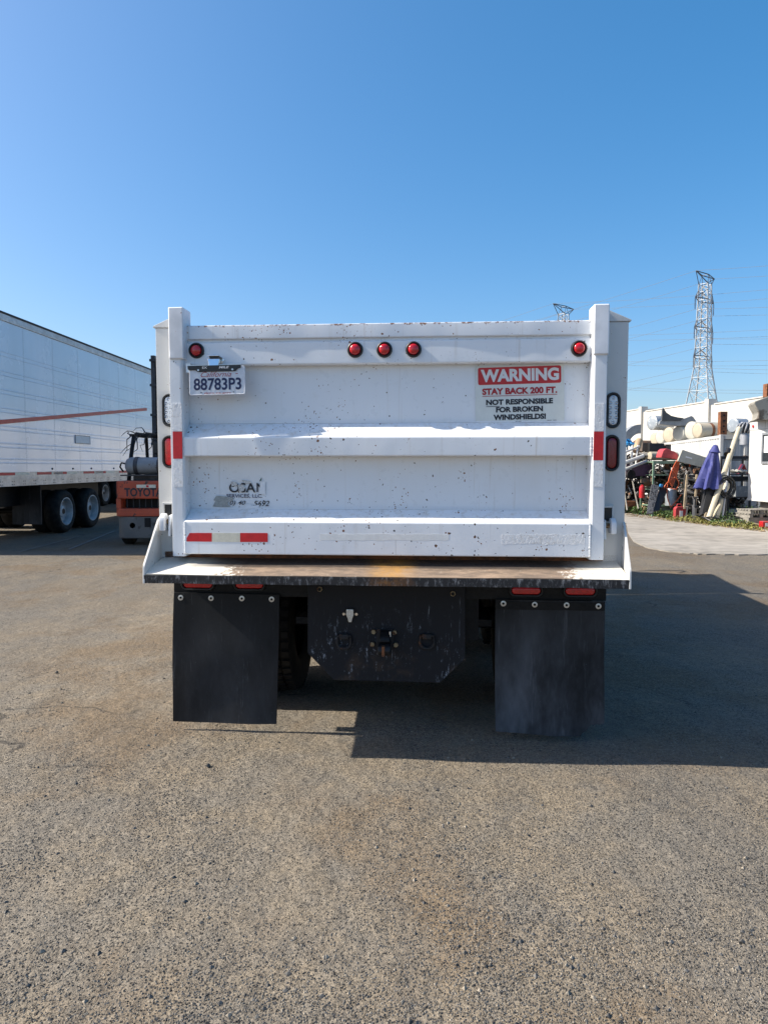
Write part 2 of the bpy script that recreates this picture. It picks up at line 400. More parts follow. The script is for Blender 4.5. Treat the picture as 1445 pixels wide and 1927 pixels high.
# pale concrete apron in front of the junk row
edge0 = [(1178, 985), (1182, 1005), (1192, 1020), (1215, 1031), (1260, 1040), (1320, 1044), (1390, 1045), (1460, 1045)]
edge = []
re = random.Random(2)
for (xa, ya_), (xb, yb_) in zip(edge0[:-1], edge0[1:]):
    for i in range(8): edge.append((xa + (xb - xa) * i / 8 + re.uniform(-.5, .5), ya_ + (yb_ - ya_) * i / 8 + re.uniform(-.45, .45)))
poly = [on_ground(*e) for e in edge]
poly = [(p.x, p.y) for p in poly] + [(16, 12.4), (16, 17), (9.4, 16.8), (8.75, 19.6), (7.6, 26), (5.2, 26), (4.9, 18)]
pd = MB().prism(poly, 'z', -.05, .018); tag(pd.build('concrete_pad', 'concrete', smooth=False), kind='structure')
# worn parking lines in the trailer's shade
for k, (a, b) in enumerate((((35, 1040), (150, 1010)), ((130, 1035), (215, 1000)))):
    p = on_ground(*a); q = on_ground(*b); d = (q - p).normalized(); w = Vector((-d.y, d.x, 0)) * .022
    m = MB(); m.add([p + w + Vector((0, 0, .012)), p - w + Vector((0, 0, .012)), q - w + Vector((0, 0, .012)), q + w + Vector((0, 0, .012))], [(0, 1, 2, 3)])
    tag(m.build('painted_line', 'paint_line', smooth=False), kind='structure')
rng = random.Random(3)
for lab, px, py, r in (('dark stone lying on the asphalt just below the left mud flap', 392, 1441, .019), ('dark stone on the asphalt at the left edge', 107, 1266, .016)):
    p = on_ground(px, py); o = MB().rock((0, 0, r * .4), r, rng, .8).build('stone', 'pebble', loc=(p.x, p.y, gz(p.x, p.y)), bevel=r * .15); tag(o, lab, 'stone')
for nm, mt, cnt, lab in (('loose_gravel', 'pebble', 46000, 'dark loose gravel scattered over the asphalt'), ('pale_grit', 'pebble_pale', 22000, 'pale grit scattered over the asphalt')):
    m = MB()
    for i in range(cnt):
        y = 1.8 / (1 - .72 * rng.random()); x = rng.uniform(-.60, .60) * y
        cl = noise.noise(Vector((x * 1.5, y * 1.5, 20)))
        if rng.random() > .55 + cl * 1.4: continue
        r = rng.uniform(.0017, .0047) * (1 + 1.3 * (rng.random() > .985))
        m.rock((x, y, gz(x, y) + r * .15), r, rng, .75)
    tag(m.build(nm, mt, smooth=False), lab, 'gravel', kind='stuff')

# ------------------------------------------------------------------ the dump truck (coordinates: u right, v forward, z up)
truck = thing('dump_truck', 'white dump truck seen from behind with closed tailgate and black mud flaps', 'dump truck', TO, TYAW)
ul, ur = U(346, 0), U(1112, 0)                    # between the tailgate posts
PANEL, RAIL, BAR, RIB, LOW = .105, .040, .046, .004, -.008
def wob(amp, seed, amount_z=.25):
    def j(c, k):
        q = Vector((c[0] * 2.3, seed, 0)); w = noise.noise(q) * amp + noise.noise(q * 3.1) * amp * .45
        return (c[0], c[1] + w, c[2] + w * amount_z) if c[1] < .09 else c
    return j
gate = MB().prism([(PANEL, Z(640, .03)), (PANEL + .012, Z(640, .03)), (PANEL + .012, Z(1046, LOW) + .004), (PANEL, Z(1046, LOW) + .004)], 'x', ul - .02, ur + .02, 40,
                  lambda c, k: (c[0], c[1] + noise.noise(Vector((c[0] * 1.7, 5, 0))) * .003, c[2])).build('tailgate', 'tailgate_paint', truck)
z0, z1 = Z(634, RAIL), Z(607, RAIL)
MB().prism([(RAIL, z0), (RAIL, z1), (RAIL + .085, z1 + .004), (RAIL + .085, z0)], 'x', ul - .004, ur + .004, 46, wob(.005, 1)).build('top_rail', 'rail_paint', gate, .007)
z0, z1 = Z(684, BAR), Z(639.5, BAR)
MB().prism([(BAR, z0), (BAR, z1), (PANEL - .002, z1), (PANEL - .002, z0)], 'x', ul - .004, ur + .004, 46, wob(.0035, 2.4)).build('lamp_channel', 'tailgate_paint', gate, .009, 3)
MB().prism([(.058, Z(640, .03) - .01), (.058, Z(632, .03) + .01), (.10, Z(632, .03) + .01), (.10, Z(640, .03) - .01)], 'x', ul, ur).build('weld_seam', 'tailgate_paint', gate)
def rib(name, y0, y1, y2, v, seed):
    a, b, c = Z(y0, PANEL), Z(y1, v), Z(y2, v)
    return MB().prism([(PANEL - .002, c), (v, c), (v, b), (PANEL - .002, a)], 'x', ul - .004, ur + .004, 46, wob(.004 if v > 0 else .0, seed)).build(name, 'tailgate_paint', gate, .007, 3)
rib('middle_rib', 795, 822, 858, RIB, 7.7)
rib('bottom_rib', 958, 983.5, 1046, LOW, 11.2)
for y in (795, 958):                              # flange under each recessed panel
    z = Z(y, PANEL); MB().bx(ul + .004, ur - .004, PANEL - .006, PANEL - .0015, z - .002, z + .006).build('seam_strip', 'tailgate_paint', gate)
pz0, pz1 = Z(1050, 0) - .002, Z(667, 0)
for a, b, ca, cb, yt in ((321.5, 346, 316.5, 344.5, 577), (1112.5, 1139.5, 1117.5, 1147, 571)):
    s = 1 if a > 700 else -1
    u0, u1 = U(a, 0), U(b, 0)
    inn, out = (u0, u1) if s > 0 else (u1, u0)
    MB().prism([(inn, .012), (inn + s * .010, 0), (out, 0), (out, .092), (inn, .092)], 'z', pz0, pz1 + .03).build('tailgate_post', 'post_paint', gate, .004)
    MB().prism([(inn, .092), (out, .092), (out, .13), (inn, .13)], 'z', pz0 + .02, pz1).build('post_back', 'post_paint', gate)
    c0, c1 = U(ca, -.012, 620), U(cb, -.012, 620)
    zt = Z(yt, -.012, (ca + cb) / 2)
    MB().bx(c0, c1, -.012, .115, pz1 - .012, zt).build('post_cap', 'cap_paint', gate, .007, 3)
    # peeled reflective tape above and below the red square, red square itself
    t0, t1 = (U(326, 0), U(343.5, 0)) if s < 0 else (U(1116.5, 0), U(1135, 0))
    for n, (ya, yb), mt in (('reflective_tape', (812, 863 if s < 0 else 866), 'tape_red'), ('peeled_tape', (759, 811), 'peeled_tape'), ('peeled_tape', (865 if s < 0 else 868, 916), 'peeled_tape')):
        MB().bx(t0, t1, -.0022, .001, Z(yb, 0, 330 if s < 0 else 1125), Z(ya, 0, 330 if s < 0 else 1125)).build(n, mt, gate)
rw = random.Random(8)
for ya, yb, v in ((822, 858, RIB), (984, 1045, LOW), (609, 633, RAIL), (641, 683, BAR)):
    for uu in (ul, ur):
        z0, z1 = Z(yb, v), Z(ya, v); n = max(4, int((z1 - z0) / .007))
        MB().tube([(uu, v + .003 + rw.uniform(-.001, .001), z0 + (z1 - z0) * i / n) for i in range(n + 1)], [.0042 + .0022 * (i % 2) + rw.uniform(-.0006, .0006) for i in range(n + 1)], 6).build('weld_bead', 'post_paint', gate)
# marker lights
lamp_z = Z(659, BAR - .01)
for i, px in enumerate((369, 668, 723, 778, 1090)):
    u, z = P(px, 659 - (px - 369) / 721 * 4, BAR - .01).xz
    b = MB().lathe([(.030, .004), (.031, -.012), (.036, -.017), (.041, -.014), (.043, -.004), (.0435, .006)], (u, BAR, z), (0, 1, 0), 36).build('marker_light', 'lamp_rubber', truck, loc=(0, 0, 0))
    MB().lathe([(0.0, -.026), (.012, -.0255), (.022, -.023), (.0275, -.019), (.0295, -.008), (.0295, .004)], (u, BAR, z), (0, 1, 0), 32).build('lens', 'red_lens', b, ang=60)

# body: corner posts, side walls, floor, headboard, cab shield
VB = .105
body_l, body_r = U(297, VB), U(1178, VB)
ztop = Z(611, VB)
floor_z = Z(1058, .05)
body = MB().bx(body_l + .04, body_r - .04, .10, 4.9, floor_z - .09, floor_z - .03).build('bed_floor', 'body_paint', truck)
for s, uo, ui in ((-1, body_l, U(372, VB + .1, 606)), (1, body_r, U(1099, VB + .1, 603))):
    MB().bx(uo, uo - s * .115, VB, VB + .14, floor_z - .06, ztop).build('corner_post', 'body_paint', body, .004)
    um = (uo + ui) / 2
    MB().prism([(uo + s * .012, ztop + .001), (uo + s * .012, ztop + .010), (um, ztop + .062), (ui, ztop + .008), (ui, ztop + .001)], 'y', VB - .006, 4.92).build('top_rail', 'body_paint', body, .003)
    MB().bx(uo - s * .02, uo - s * .06, VB + .14, 4.92, floor_z - .03, ztop).build('side_wall', 'body_paint', body)
    MB().bx(ui, ui + s * .012, VB + .145, 4.90, floor_z - .03, ztop).build('inner_wall', 'rust', body)
    for v in (1.2, 2.1, 3.0, 3.9): MB().bx(uo + s * .02, uo - s * .0199, v - .06, v + .06, floor_z + .02, ztop - .004).build('side_brace', 'body_paint', body, .004)
    MB().bx(uo + s * .015, uo - s * .05, VB + .142, 4.9, floor_z - .10, floor_z + .018).build('lower_rail', 'body_paint', body)
MB().bx(body_l, body_r, 4.93, 5.0, floor_z - .05, 2.62).build('headboard', 'body_paint', body)
MB().prism([(5.0, 2.62), (5.0, 2.55), (6.5, 2.66), (6.5, 2.72)], 'x', -1.12, 1.12).build('cab_shield', 'body_paint', body)

# oval side lights on the corner posts
def oval(name, cu, cv, cz, w, h, parent, lens, vertical=True, leds=False):
    def ring(ww, hh, y, k=10):
        r = min(ww, hh) / 2; L = max(ww, hh) / 2 - r; pts = []
        for i in range(2 * k):
            a = math.pi * i / (k - 1) if i < k else math.pi + math.pi * (i - k) / (k - 1)
            p = (r * math.cos(a), r * math.sin(a) + (L if i < k else -L))
            if not (hh > ww): p = (p[1], p[0])
            pts.append((cu + p[0], cv + y, cz + p[1]))
        return pts
    def loft(rings, cap):
        m = MB(); n = len(rings[0])
        for q in rings: m.v += q
        for i in range(len(rings) - 1):
            for j in range(n): m.f.append((i * n + j, i * n + (j + 1) % n, (i + 1) * n + (j + 1) % n, (i + 1) * n + j))
        if cap: m.f.append(tuple((len(rings) - 1) * n + j for j in range(n)))
        return m
    g = .0155
    b = loft([ring(w, h, .004), ring(w, h, -.010), ring(w - .010, h - .010, -.018), ring(w - g * 1.4, h - g * 1.4, -.017), ring(w - 2 * g, h - 2 * g, -.007), ring(w - 2 * g, h - 2 * g, .002)], False).build(name, 'lamp_rubber', parent)
    w2, h2 = w - 2 * g - .001, h - 2 * g - .001
    loft([ring(w2, h2, .002), ring(w2, h2, -.010), ring(w2 - .008, h2 - .008, -.0135), ring(w2 - .03, h2 - .03, -.0142)], True).build('lens', lens, b, ang=50)
    if leds:
        sp = (h2 if vertical else w2) / 5.6
        k = [(0, 2.3), (0, -2.3)] + [(sgn * .55, q) for q in (-1.35, -.45, .45, 1.35) for sgn in (-1, 1)]
        for a, q in k:
            p = (cu + a * sp * .95, cz + q * sp) if vertical else (cu + q * sp, cz + a * sp * .95)
            MB().lathe([(.0032, -.0006), (.0070, -.0022), (.0086, -.0018), (.0092, .001)], (p[0], cv - .0145, p[1]), (0, 1, 0), 12).build('led', 'led_cup', b)
    return b
for px, pw, ya, yb, lens, led in ((1153.5, 27, 738, 806, 'clear_lens', True), (1151, 28, 818, 887, 'dark_red_lens', False), (318.5, 27, 741, 803, 'clear_lens', True), (318.5, 27, 819, 881, 'red_lens', False)):
    a = P(px, ya, VB); b = P(px, yb, VB)
    wd = pw / 341.0
    bb = oval('tail_light', a.x, VB, (a.z + b.z) / 2, wd, a.z - b.z, truck, lens, True, led)
    tag(bb, ('clear reversing light' if led else 'red brake light') + (' on the left body post' if px < 700 else ' on the right body post'))

# spill apron below the tailgate
LIP = -.165
apl, apr = U(268.5, LIP, 1080) , U(1188, LIP, 1090)
zl1, zl0 = Z(1086, LIP), Z(1103, LIP)
af0 = Z(1067, -.01) + .025
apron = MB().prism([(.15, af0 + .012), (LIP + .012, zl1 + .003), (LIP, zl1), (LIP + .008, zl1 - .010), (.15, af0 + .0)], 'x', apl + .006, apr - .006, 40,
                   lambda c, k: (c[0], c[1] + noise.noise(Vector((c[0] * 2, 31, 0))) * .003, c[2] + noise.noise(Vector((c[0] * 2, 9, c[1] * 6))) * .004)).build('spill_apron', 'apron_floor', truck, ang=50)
MB().prism([(LIP - .003, zl0), (LIP - .003, zl1 - .003), (LIP + .012, zl1 - .003), (LIP + .012, zl0)], 'x', apl + .006, apr - .006, 40, lambda c, k: (c[0], c[1] + noise.noise(Vector((c[0] * 3, 77, 0))) * .003, c[2] + noise.noise(Vector((c[0] * 5, 3, k))) * .003)).build('apron_lip', 'apron_lip', apron, .002)
for s, uo in ((-1, apl), (1, apr)):
    zt = Z(973 if s < 0 else 982, VB, 300 if s < 0 else 1175)
    ub = body_l - .002 if s < 0 else body_r + .002
    prof = [(VB + .05, zt), (VB + .0, zt), (VB - .03, zt - .012), (LIP + .01, zl1 + .055), (LIP, zl1 + .035), (LIP - .004, zl0 - .002), (VB + .05, floor_z - .10)]
    m = MB().prism(prof, 'x', uo, uo - s * .012)
    m.v = [(x + (ub - uo) * max(0, min(1, (y - LIP) / (VB - LIP))), y, z) for x, y, z in m.v]
    m.build('side_plate', 'body_paint', apron, .002)
MB().bx(body_l + .03, body_r - .03, .105, .125, floor_z - .09, af0 + .035).build('rear_sill', 'rust', apron)

# tailgate latches, slots and hooks beside the posts
for s, pc in ((-1, 310), (1, 1150)):
    uc = U(316, VB - .02, 970) if s < 0 else U(1144, VB - .02, 965)
    zs0, zs1 = (Z(982, VB, 316), Z(945, VB, 316)) if s < 0 else (Z(980, VB, 1144), Z(951, VB, 1144))
    l = MB()
    w = .022
    l.bx(uc - w - .012, uc - w, VB - .018, VB - .001, zs0, zs1); l.bx(uc + w, uc + w + .012, VB - .018, VB - .001, zs0, zs1); l.bx(uc - w, uc + w, VB - .018, VB - .001, zs1 - .012, zs1)
    lt = l.build('latch_frame', 'body_paint', body, .002)
    MB().bx(uc - w, uc + w, VB - .010, VB - .002, zs0, zs1 - .012).build('slot', 'black_plastic', lt)
    hk = U(308, VB - .06, 985) if s < 0 else U(1153, VB - .06, 985)
    za, zb = (Z(998, VB - .05, 310), Z(966, VB - .05, 310)) if s < 0 else (Z(1004, VB - .05, 1153), Z(975, VB - .05, 1153))
    k = [(-.035, za), (.035, za), (.04, (za + zb) / 2), (.036, zb - .02), (.016, zb), (-.012, zb), (-.034, zb - .02), (-.04, (za + zb) / 2)]
    hook = MB().prism([(VB - .055 + a, z) for a, z in k], 'x', hk - .013, hk + .013).build('latch_hook', 'cap_paint', body, .004)
    MB().cyl((hk, VB - .04, (za + zb) / 2), (uc + s * -.03, VB - .04, (za + zb) / 2), .014, n=14).build('pin', 'rusty_bolt', hook)
    MB().prism([(VB - .075, za - .03), (VB - .02, za - .035), (VB - .02, zb - .006), (VB - .06, zb - .012)], 'x', uc - s * .025 - .006, uc - s * .025 + .006).build('hinge_plate', 'post_paint', hook, .003)

# stickers: tape on the bottom rib, old tape outlines
def strip(name, mt, a, b, ya, yb, v, parent, n=1):
    return MB().bx(U(a, v, 1010), U(b, v, 1010), v - .0018, v + .003, Z(yb, v), Z(ya, v)).build(name, mt, parent)
bot = LOW
def tapepoly(name, mt, pts, v, parent):
    return MB().prism([(P(x, y, v).x, P(x, y, v).z) for x, y in pts], 'y', v - (.0012 if 'red' in mt or 'white' in mt else .0007), v + .004).build(name, mt, parent)
tp = tapepoly('reflective_tape', 'tape_red', [(351, 1019), (351.5, 1012), (353, 1010), (357, 1003), (398.8, 1003), (398.8, 1019.5)], bot, gate)
tapepoly('reflective_tape', 'tape_white', [(399, 1003), (451.8, 1003), (451.8, 1020), (399, 1019.5)], bot, gate)
tapepoly('reflective_tape', 'tape_red', [(452, 1003), (503, 1003), (504, 1005), (504, 1020), (452, 1020)], bot, gate)
rp = random.Random(5)
top_ = [(944 + i * 6, 1005 + rp.uniform(-1.2, 1.8) + i * .05) for i in range(27)]; low_ = [(1100 - i * 6, 1024.5 + rp.uniform(-2, 1.2)) for i in range(27)]
tapepoly('peeled_tape', 'peeled_tape', top_ + low_, bot, gate)
plain('tape_ghost', (.735, .745, .735), .5, var=.07, scale=40)
top_ = [(602 + i * 9, 1005 + rp.uniform(-.8, .8)) for i in range(28)]; low_ = [(845 - i * 9, 1017 + rp.uniform(-.8, .8)) for i in range(28)]
tapepoly('tape_residue', 'tape_ghost', top_ + low_, bot, gate)

# licence plate with bracket, frame and lamp
pc = P(409, 716, -.012)
plate = MB()
pw, ph = .152, .078
k = []
for cx, cz, a0 in ((pw - .012, ph - .012, 0), (-pw + .012, ph - .012, 90), (-pw + .012, -ph + .012, 180), (pw - .012, -ph + .012, 270)):
    for i in range(5): a = R(a0 + i * 22.5); k.append((cx + .012 * math.cos(a), cz + .012 * math.sin(a)))
pl = MB().prism(k, 'y', -.002, .002).build('license_plate', 'plate_white', truck, .0008, loc=pc, rot=(R(-3), R(-1.2), R(3)))
tag(pl, 'white license plate with navy numbers hanging under the lamp channel')
rim = MB().tube([(x, -.002, z) for x, z in [(a * .975, b * .955) for a, b in k]], .0022, 6, True).build('rim', 'plate_white', pl)
MB().prism([(-pw - .006, ph + .004), (-pw - .006, ph - .014), (-pw + .002, ph - .020), (-pw + .035, ph - .020), (-pw + .048, ph - .030), (pw - .052, ph - .030), (pw - .036, ph - .015), (pw - .022, ph - .012), (pw - .022, ph + .004)], 'y', -.008, -.0021).build('plate_frame', 'black_plastic', pl, .001)
text('frame_lettering', 'EX', 'print_white', pl, -.078, -.052, ph - .014, ph - .002, -.0085, .01)
text('frame_lettering', 'MILE', 'print_white', pl, .012, .067, ph - .014, ph - .002, -.0085, .025, .25)
text('state_name', 'California', 'print_red', pl, -.088, .078, ph - .058, ph - .030, -.0032, -.004, .45)
MB().bx(.100, .113, -.0033, -.0029, ph - .044, ph - .041).build('state_name', 'print_red', pl)
text('plate_number', '88783P3', 'print_navy', pl, -.128, .130, -.052, .014, -.0036, .022)
text('web_address', 'dmv.ca.gov', 'print_red', pl, -.072, .074, -.074, -.061, -.0032, .005)
for a in (-.1, .085):
    MB().cyl((a, -.010, ph - .021), (a, -.004, ph - .021), .0055, n=10).build('screw', 'zinc', pl)
for a in (-.088, .087): MB().cyl((a, -.0045, -.063), (a, -.001, -.063), .003, n=8).build('bolt_hole', 'print_black', pl)
br = MB(); br.bx(-.17, -.145, .004, .045, ph - .03, ph + .02); br.bx(-.17, .13, .003, .030, ph + .004, ph + .010)
br.build('bracket', 'zinc', pl)
lc = P(404, 680, BAR - .03)
lamp = MB().prism([(-.024, .012), (.024, .012), (.026, .030), (-.026, .030)], 'y', -.035, .012).build('plate_lamp', 'black_plastic', truck, .003, loc=(lc.x, BAR - .012, lc.z))
MB().prism([(-.046, .010), (-.03, .028), (.03, .028), (.050, .012), (.034, -.008), (-.03, -.008)], 'y', .004, .010).build('lamp_base', 'chrome', lamp, .001)
MB().prism([(-.040, .032), (.0, .034), (.006, .028), (.006, .024), (-.040, .026)], 'x', -.031, .031).build('hood', 'chrome', lamp, .002)
MB().add([(-.034, -.040, .012), (.034, -.040, .012), (.026, -.045, -.032), (-.024, -.045, -.032), (-.030, .0, .010), (.030, .0, .010), (.022, -.010, -.038), (-.020, -.010, -.038)],
         [(0, 1, 2, 3), (4, 5, 1, 0), (1, 5, 6, 2), (0, 3, 7, 4), (3, 2, 6, 7), (4, 7, 6, 5)]).build('reflector', 'chrome', lamp, .003, 3)

# warning sign on the upper panel
sv = PANEL - .004
sc_ = P(977.5, 741, sv)
cw = (U(1060.5, sv, 740) - U(894, sv, 740)) / 2; chh = (Z(688, sv, 978) - Z(795.5, sv, 978)) / 2
sign = MB().bx(-cw, cw, -.001, .0015, -chh, chh).build('warning_sign', 'sign_white', truck, loc=sc_, rot=(0, R(-1.3), 0))
tag(sign, 'white and red warning sign riveted to the tailgate panel')
def sx(px): return (px - 977.5) / 166.5 * 2 * cw
def sz(py): return -(py - 741.7) / 107.5 * 2 * chh
k = []
rr = .010
for cx, cz, a0 in ((sx(1055.5) - rr, sz(690.5) - rr, 0), (sx(899.5) + rr, sz(690.5) - rr, 90), (sx(899.5) + rr, sz(723) + rr, 180), (sx(1055.5) - rr, sz(723) + rr, 270)):
    for i in range(5): a = R(a0 + i * 22.5); k.append((cx + rr * math.cos(a), cz + rr * math.sin(a)))
MB().prism(k, 'y', -.0022, -.0012).build('red_banner', 'sign_red', sign)
text('heading', 'WARNING', 'print_white', sign, sx(904.5), sx(1051.5), sz(718), sz(694), -.0030, .044)
text('distance_line', 'STAY BACK 200 FT.', 'print_red', sign, sx(907), sx(1048), sz(742), sz(729.5), -.0022, .048)
MB().bx(sx(907), sx(1048), -.0022, -.0012, sz(745), sz(744)).build('underline', 'print_red', sign)
text('notice_line', 'NOT RESPONSIBLE', 'print_black', sign, sx(914), sx(1040), sz(761.5), sz(751), -.0022, .048)
MB().bx(sx(914), sx(940), -.0022, -.0012, sz(764.6), sz(763.6)).build('underline', 'print_black', sign)
text('notice_line', 'FOR BROKEN', 'print_black', sign, sx(932.5), sx(1021), sz(775.8), sz(765.3), -.0022, .048)
text('notice_line', 'WINDSHIELDS!', 'print_black', sign, sx(927.5), sx(1026.5), sz(790.2), sz(779.6), -.0022, .048)
for a, b, c in ((969, 793.2, 4), (974, 793.4, 6), (1029, 793, 8), (1040, 793, 6)): MB().bx(sx(a), sx(a + c), -.0022, -.0012, sz(b + .4), sz(b - .4)).build('small_print', 'print_black', sign)

# remains of a lettered decal on the lower panel
dv = PANEL - .0045
def dtext(body, mt, x0, x1, ya, yb, off=0., shear=0.): return text('decal_lettering', body, mt, truck, U(x0, dv), U(x1, dv), Z(yb, dv), Z(ya, dv), dv, off, shear)
dtext('OSA', 'print_black', 430, 480, 909, 927.5, .015)
dtext('N', 'print_black', 482, 497, 909, 926.5, .015)
dtext('SERVICES, LLC.', 'print_navy', 425, 493, 930.5, 938.5, .012)
dtext('0) 40', 'print_black', 431, 461, 943, 953.5, .008, .3)
dtext('5692', 'print_black', 476, 506, 943, 953.5, .008, .3)
def patch(mt, pts, v, name='torn_decal'):
    o = MB().prism([(P(x, y, v).x, P(x, y, v).z) for x, y in pts], 'y', v - .0005, v + .001).build(name, mt, truck); return o
patch('decal_grey', [(407, 933), (424, 934), (440, 937), (436, 941), (430, 943), (428, 947), (434, 953), (418, 954), (400, 953), (403, 948), (405, 943), (402, 941)], dv - .001)
patch('decal_torn', [(434, 906), (444, 907), (447, 911), (443, 915), (436, 914)], dv - .001)
patch('decal_torn', [(447, 913), (455, 911), (462, 917), (458, 924), (450, 926), (449, 919)], dv - .001)
patch('tailgate_paint', [(491, 906), (499, 906), (499, 931), (488, 929), (489, 915)], dv - .001)
patch('tailgate_paint', [(462, 950), (470, 948), (474, 952), (488, 950), (487, 955), (460, 955)], dv - .001)
patch('print_green', [(488, 905.5), (491, 900), (492.5, 899), (491, 905)], dv)
patch('decal_torn', [(455, 903), (470, 905), (473, 909), (464, 910), (457, 907)], dv - .0005)
# rear frame: cross bar with lamps, flaps, hitch plate
CB = .22
cb = MB().bx(U(327, CB, 1110), U(1141, CB, 1110), CB, CB + .07, Z(1126, CB), Z(1088, CB)).build('rear_crossbar', 'black_steel', truck, .004)
for a, b, ya, yb in ((341, 406, 1083, 1115), (439, 501, 1083, 1117), (957, 1022, 1093, 1129), (1058, 1124, 1094, 1130)):
    p = P(a, ya, CB); q = P(b, yb, CB)
    oval('tail_light', (p.x + q.x) / 2, CB, (p.z + q.z) / 2, q.x - p.x, .074, truck, 'red_lens', False)
def flap(pts, holes, v, yb):
    g2 = []
    poly = [(P(x, y, v).x, P(x, y, v).z) for x, y in pts]
    zt = max(p[1] for p in poly)
    m = MB(); n = len(poly)
    m.prism(poly, 'y', v - .006, v + .006)
    o = m.build('mud_flap', 'rubber_flap', truck)
    bm = bmesh.new(); bm.from_mesh(o.data); zb0 = min(p[1] for p in poly); x0_, x1_ = min(p[0] for p in poly), max(p[0] for p in poly)
    for i in range(1, 16): bmesh.ops.bisect_plane(bm, geom=bm.verts[:] + bm.edges[:] + bm.faces[:], plane_co=(0, 0, zb0 + (zt - zb0) * i / 16), plane_no=(0, 0, 1))
    for i in range(1, 10): bmesh.ops.bisect_plane(bm, geom=bm.verts[:] + bm.edges[:] + bm.faces[:], plane_co=(x0_ + (x1_ - x0_) * i / 10, 0, 0), plane_no=(1, 0, 0))
    for q in bm.verts:
        d_ = (zt - q.co.z) / (zt - zb0); e_ = (q.co.x - x0_) / (x1_ - x0_) - .5
        q.co.y += d_ * (.022 * math.sin(3.2 * d_ + x0_) + .05 * e_ * e_ * d_ * math.cos(x0_ * 4) + .016 * noise.noise(Vector((q.co.x * 4, q.co.z * 3, 5))))
    bm.to_mesh(o.data); bm.free()
    for p_ in o.data.polygons: p_.use_smooth = True
    o.data.set_sharp_from_angle(angle=R(40))
    for x, y in holes:
        c = P(x, y, v - .008)
        w = MB().lathe([(.0065, -.001), (.0075, -.004), (.016, -.003), (.0165, .002)], (c.x, v - .006, c.z), (0, 1, 0), 20).build('washer', 'zinc', o)
        MB().cyl((c.x, v - .0075, c.z), (c.x, v - .004, c.z), .0066, n=12).build('bolt', 'black_steel', w)
    return o
FL = .20
fl = flap([(328, 1115), (526, 1119), (525, 1200), (521, 1300), (518, 1366), (420, 1363), (323, 1360), (324, 1250)], ((340, 1125), (397, 1126), (455, 1126.5), (511, 1128)), FL, 1360)
tag(fl, 'straight-edged black rubber mud flap behind the left wheels')
fr = flap([(932, 1128), (1138, 1132), (1137, 1250), (1136, 1362), (1131, 1361), (1126, 1363), (1121, 1361.5), (1115, 1365), (1112, 1363), (1107, 1367), (1105, 1372), (1098, 1376), (1094, 1379), (1091, 1384), (1040, 1383), (980, 1378), (931.5, 1373), (931.5, 1250)], ((947, 1136), (1006, 1138), (1066, 1139), (1126, 1141)), FL + .005, 1380)
tag(fr, 'dusty black rubber mud flap with a torn lower corner')
MB().bx(P(932, 1130, FL).x, P(1138, 1130, FL).x, FL - .0035, FL - .0008, Z(1144, FL), Z(1129, FL)).build('clamp_strip', 'black_steel', fr, .002)
HP = .17
hp = MB().prism([(P(x, y, HP).x, P(x, y, HP).z) for x, y in ((579, 1085), (875, 1090), (875, 1240), (828, 1285), (628, 1280), (579, 1229))], 'y', HP, HP + .018).build('hitch_plate', 'hitch_plate_paint', truck, .002)
for x, y in ((602, 1108.5), (852, 1117)):
    c = P(x, y, HP)
    MB().cyl((c.x, HP - .012, c.z), (c.x, HP, c.z), .016, n=6).build('nut', 'rusty_bolt', hp, .001)
    MB().cyl((c.x, HP - .022, c.z), (c.x, HP, c.z), .009, n=12).build('bolt', 'black_steel', hp)
c = P(659, 1156, HP)
so = MB().prism([(-.047, .0), (-.026, .036), (.026, .036), (.047, .0), (.026, -.02), (-.026, -.02)], 'y', HP - .004, HP - .0002).build('trailer_socket', 'black_steel', hp, .001, loc=(c.x, 0, c.z))
MB().prism([(-.020, .032), (.020, .032), (.022, .0), (.014, -.022), (.010, -.042), (-.008, -.042), (-.012, -.022), (-.022, .0)], 'y', HP - .022, HP - .004).build('cap', 'zinc', so, .003)
for a in (-.036, .036): MB().cyl((a, HP - .009, .002), (a, HP - .004, .002), .008, n=10).build('screw', 'chrome', so)
for x, y in ((648, 1205), (803.5, 1205)):
    c = P(x, y, HP)
    pts = []
    for i in range(19):
        a = R(180 + 180 * i / 18); pts.append((c.x + .040 * math.cos(a), HP - .016, c.z - .010 + .034 * math.sin(a)))
    pts = [(c.x - .036, HP - .014, c.z + .028)] + pts + [(c.x + .036, HP - .014, c.z + .028)]
    ring = MB().tube(pts, .0085, 8, True).build('tow_ring', 'pintle_steel', hp)
    MB().bx(c.x - .027, c.x + .027, HP - .026, HP, c.z + .010, c.z + .040).build('ring_clip', 'pintle_steel', ring, .006)
c = P(724, 1203, HP)
pt = MB().prism([(-.048, .060), (.048, .060), (.050, .0), (.056, -.03), (.038, -.068), (-.038, -.068), (-.052, -.03), (-.046, .0)], 'y', HP - .014, HP).build('pintle_hook', 'pintle_steel', hp, .003, loc=(c.x, 0, c.z))
MB().prism([(HP - .014, .060), (HP - .05, .056), (HP - .085, .030), (HP - .095, .004), (HP - .06, -.004), (HP - .014, .004)], 'x', -.026, .034).build('upper_jaw', 'black_steel', pt, .008, 3)
MB().prism([(HP - .014, .0), (HP - .06, -.010), (HP - .11, -.012), (HP - .125, -.04), (HP - .10, -.072), (HP - .014, -.072)], 'x', -.034, .040).build('lower_jaw', 'pintle_steel', pt, .010, 3)
MB().bx(-.008, .008, HP - .128, HP - .09, -.068, -.012).build('rust_streak', 'rust', pt, .003)
for a, b in ((-.062, .045), (.056, .043), (-.070, -.027), (.064, -.028)):
    MB().cyl((a, HP - .024, b), (a, HP, b), .014, n=6).build('bolt', 'rusty_bolt', pt, .0015)
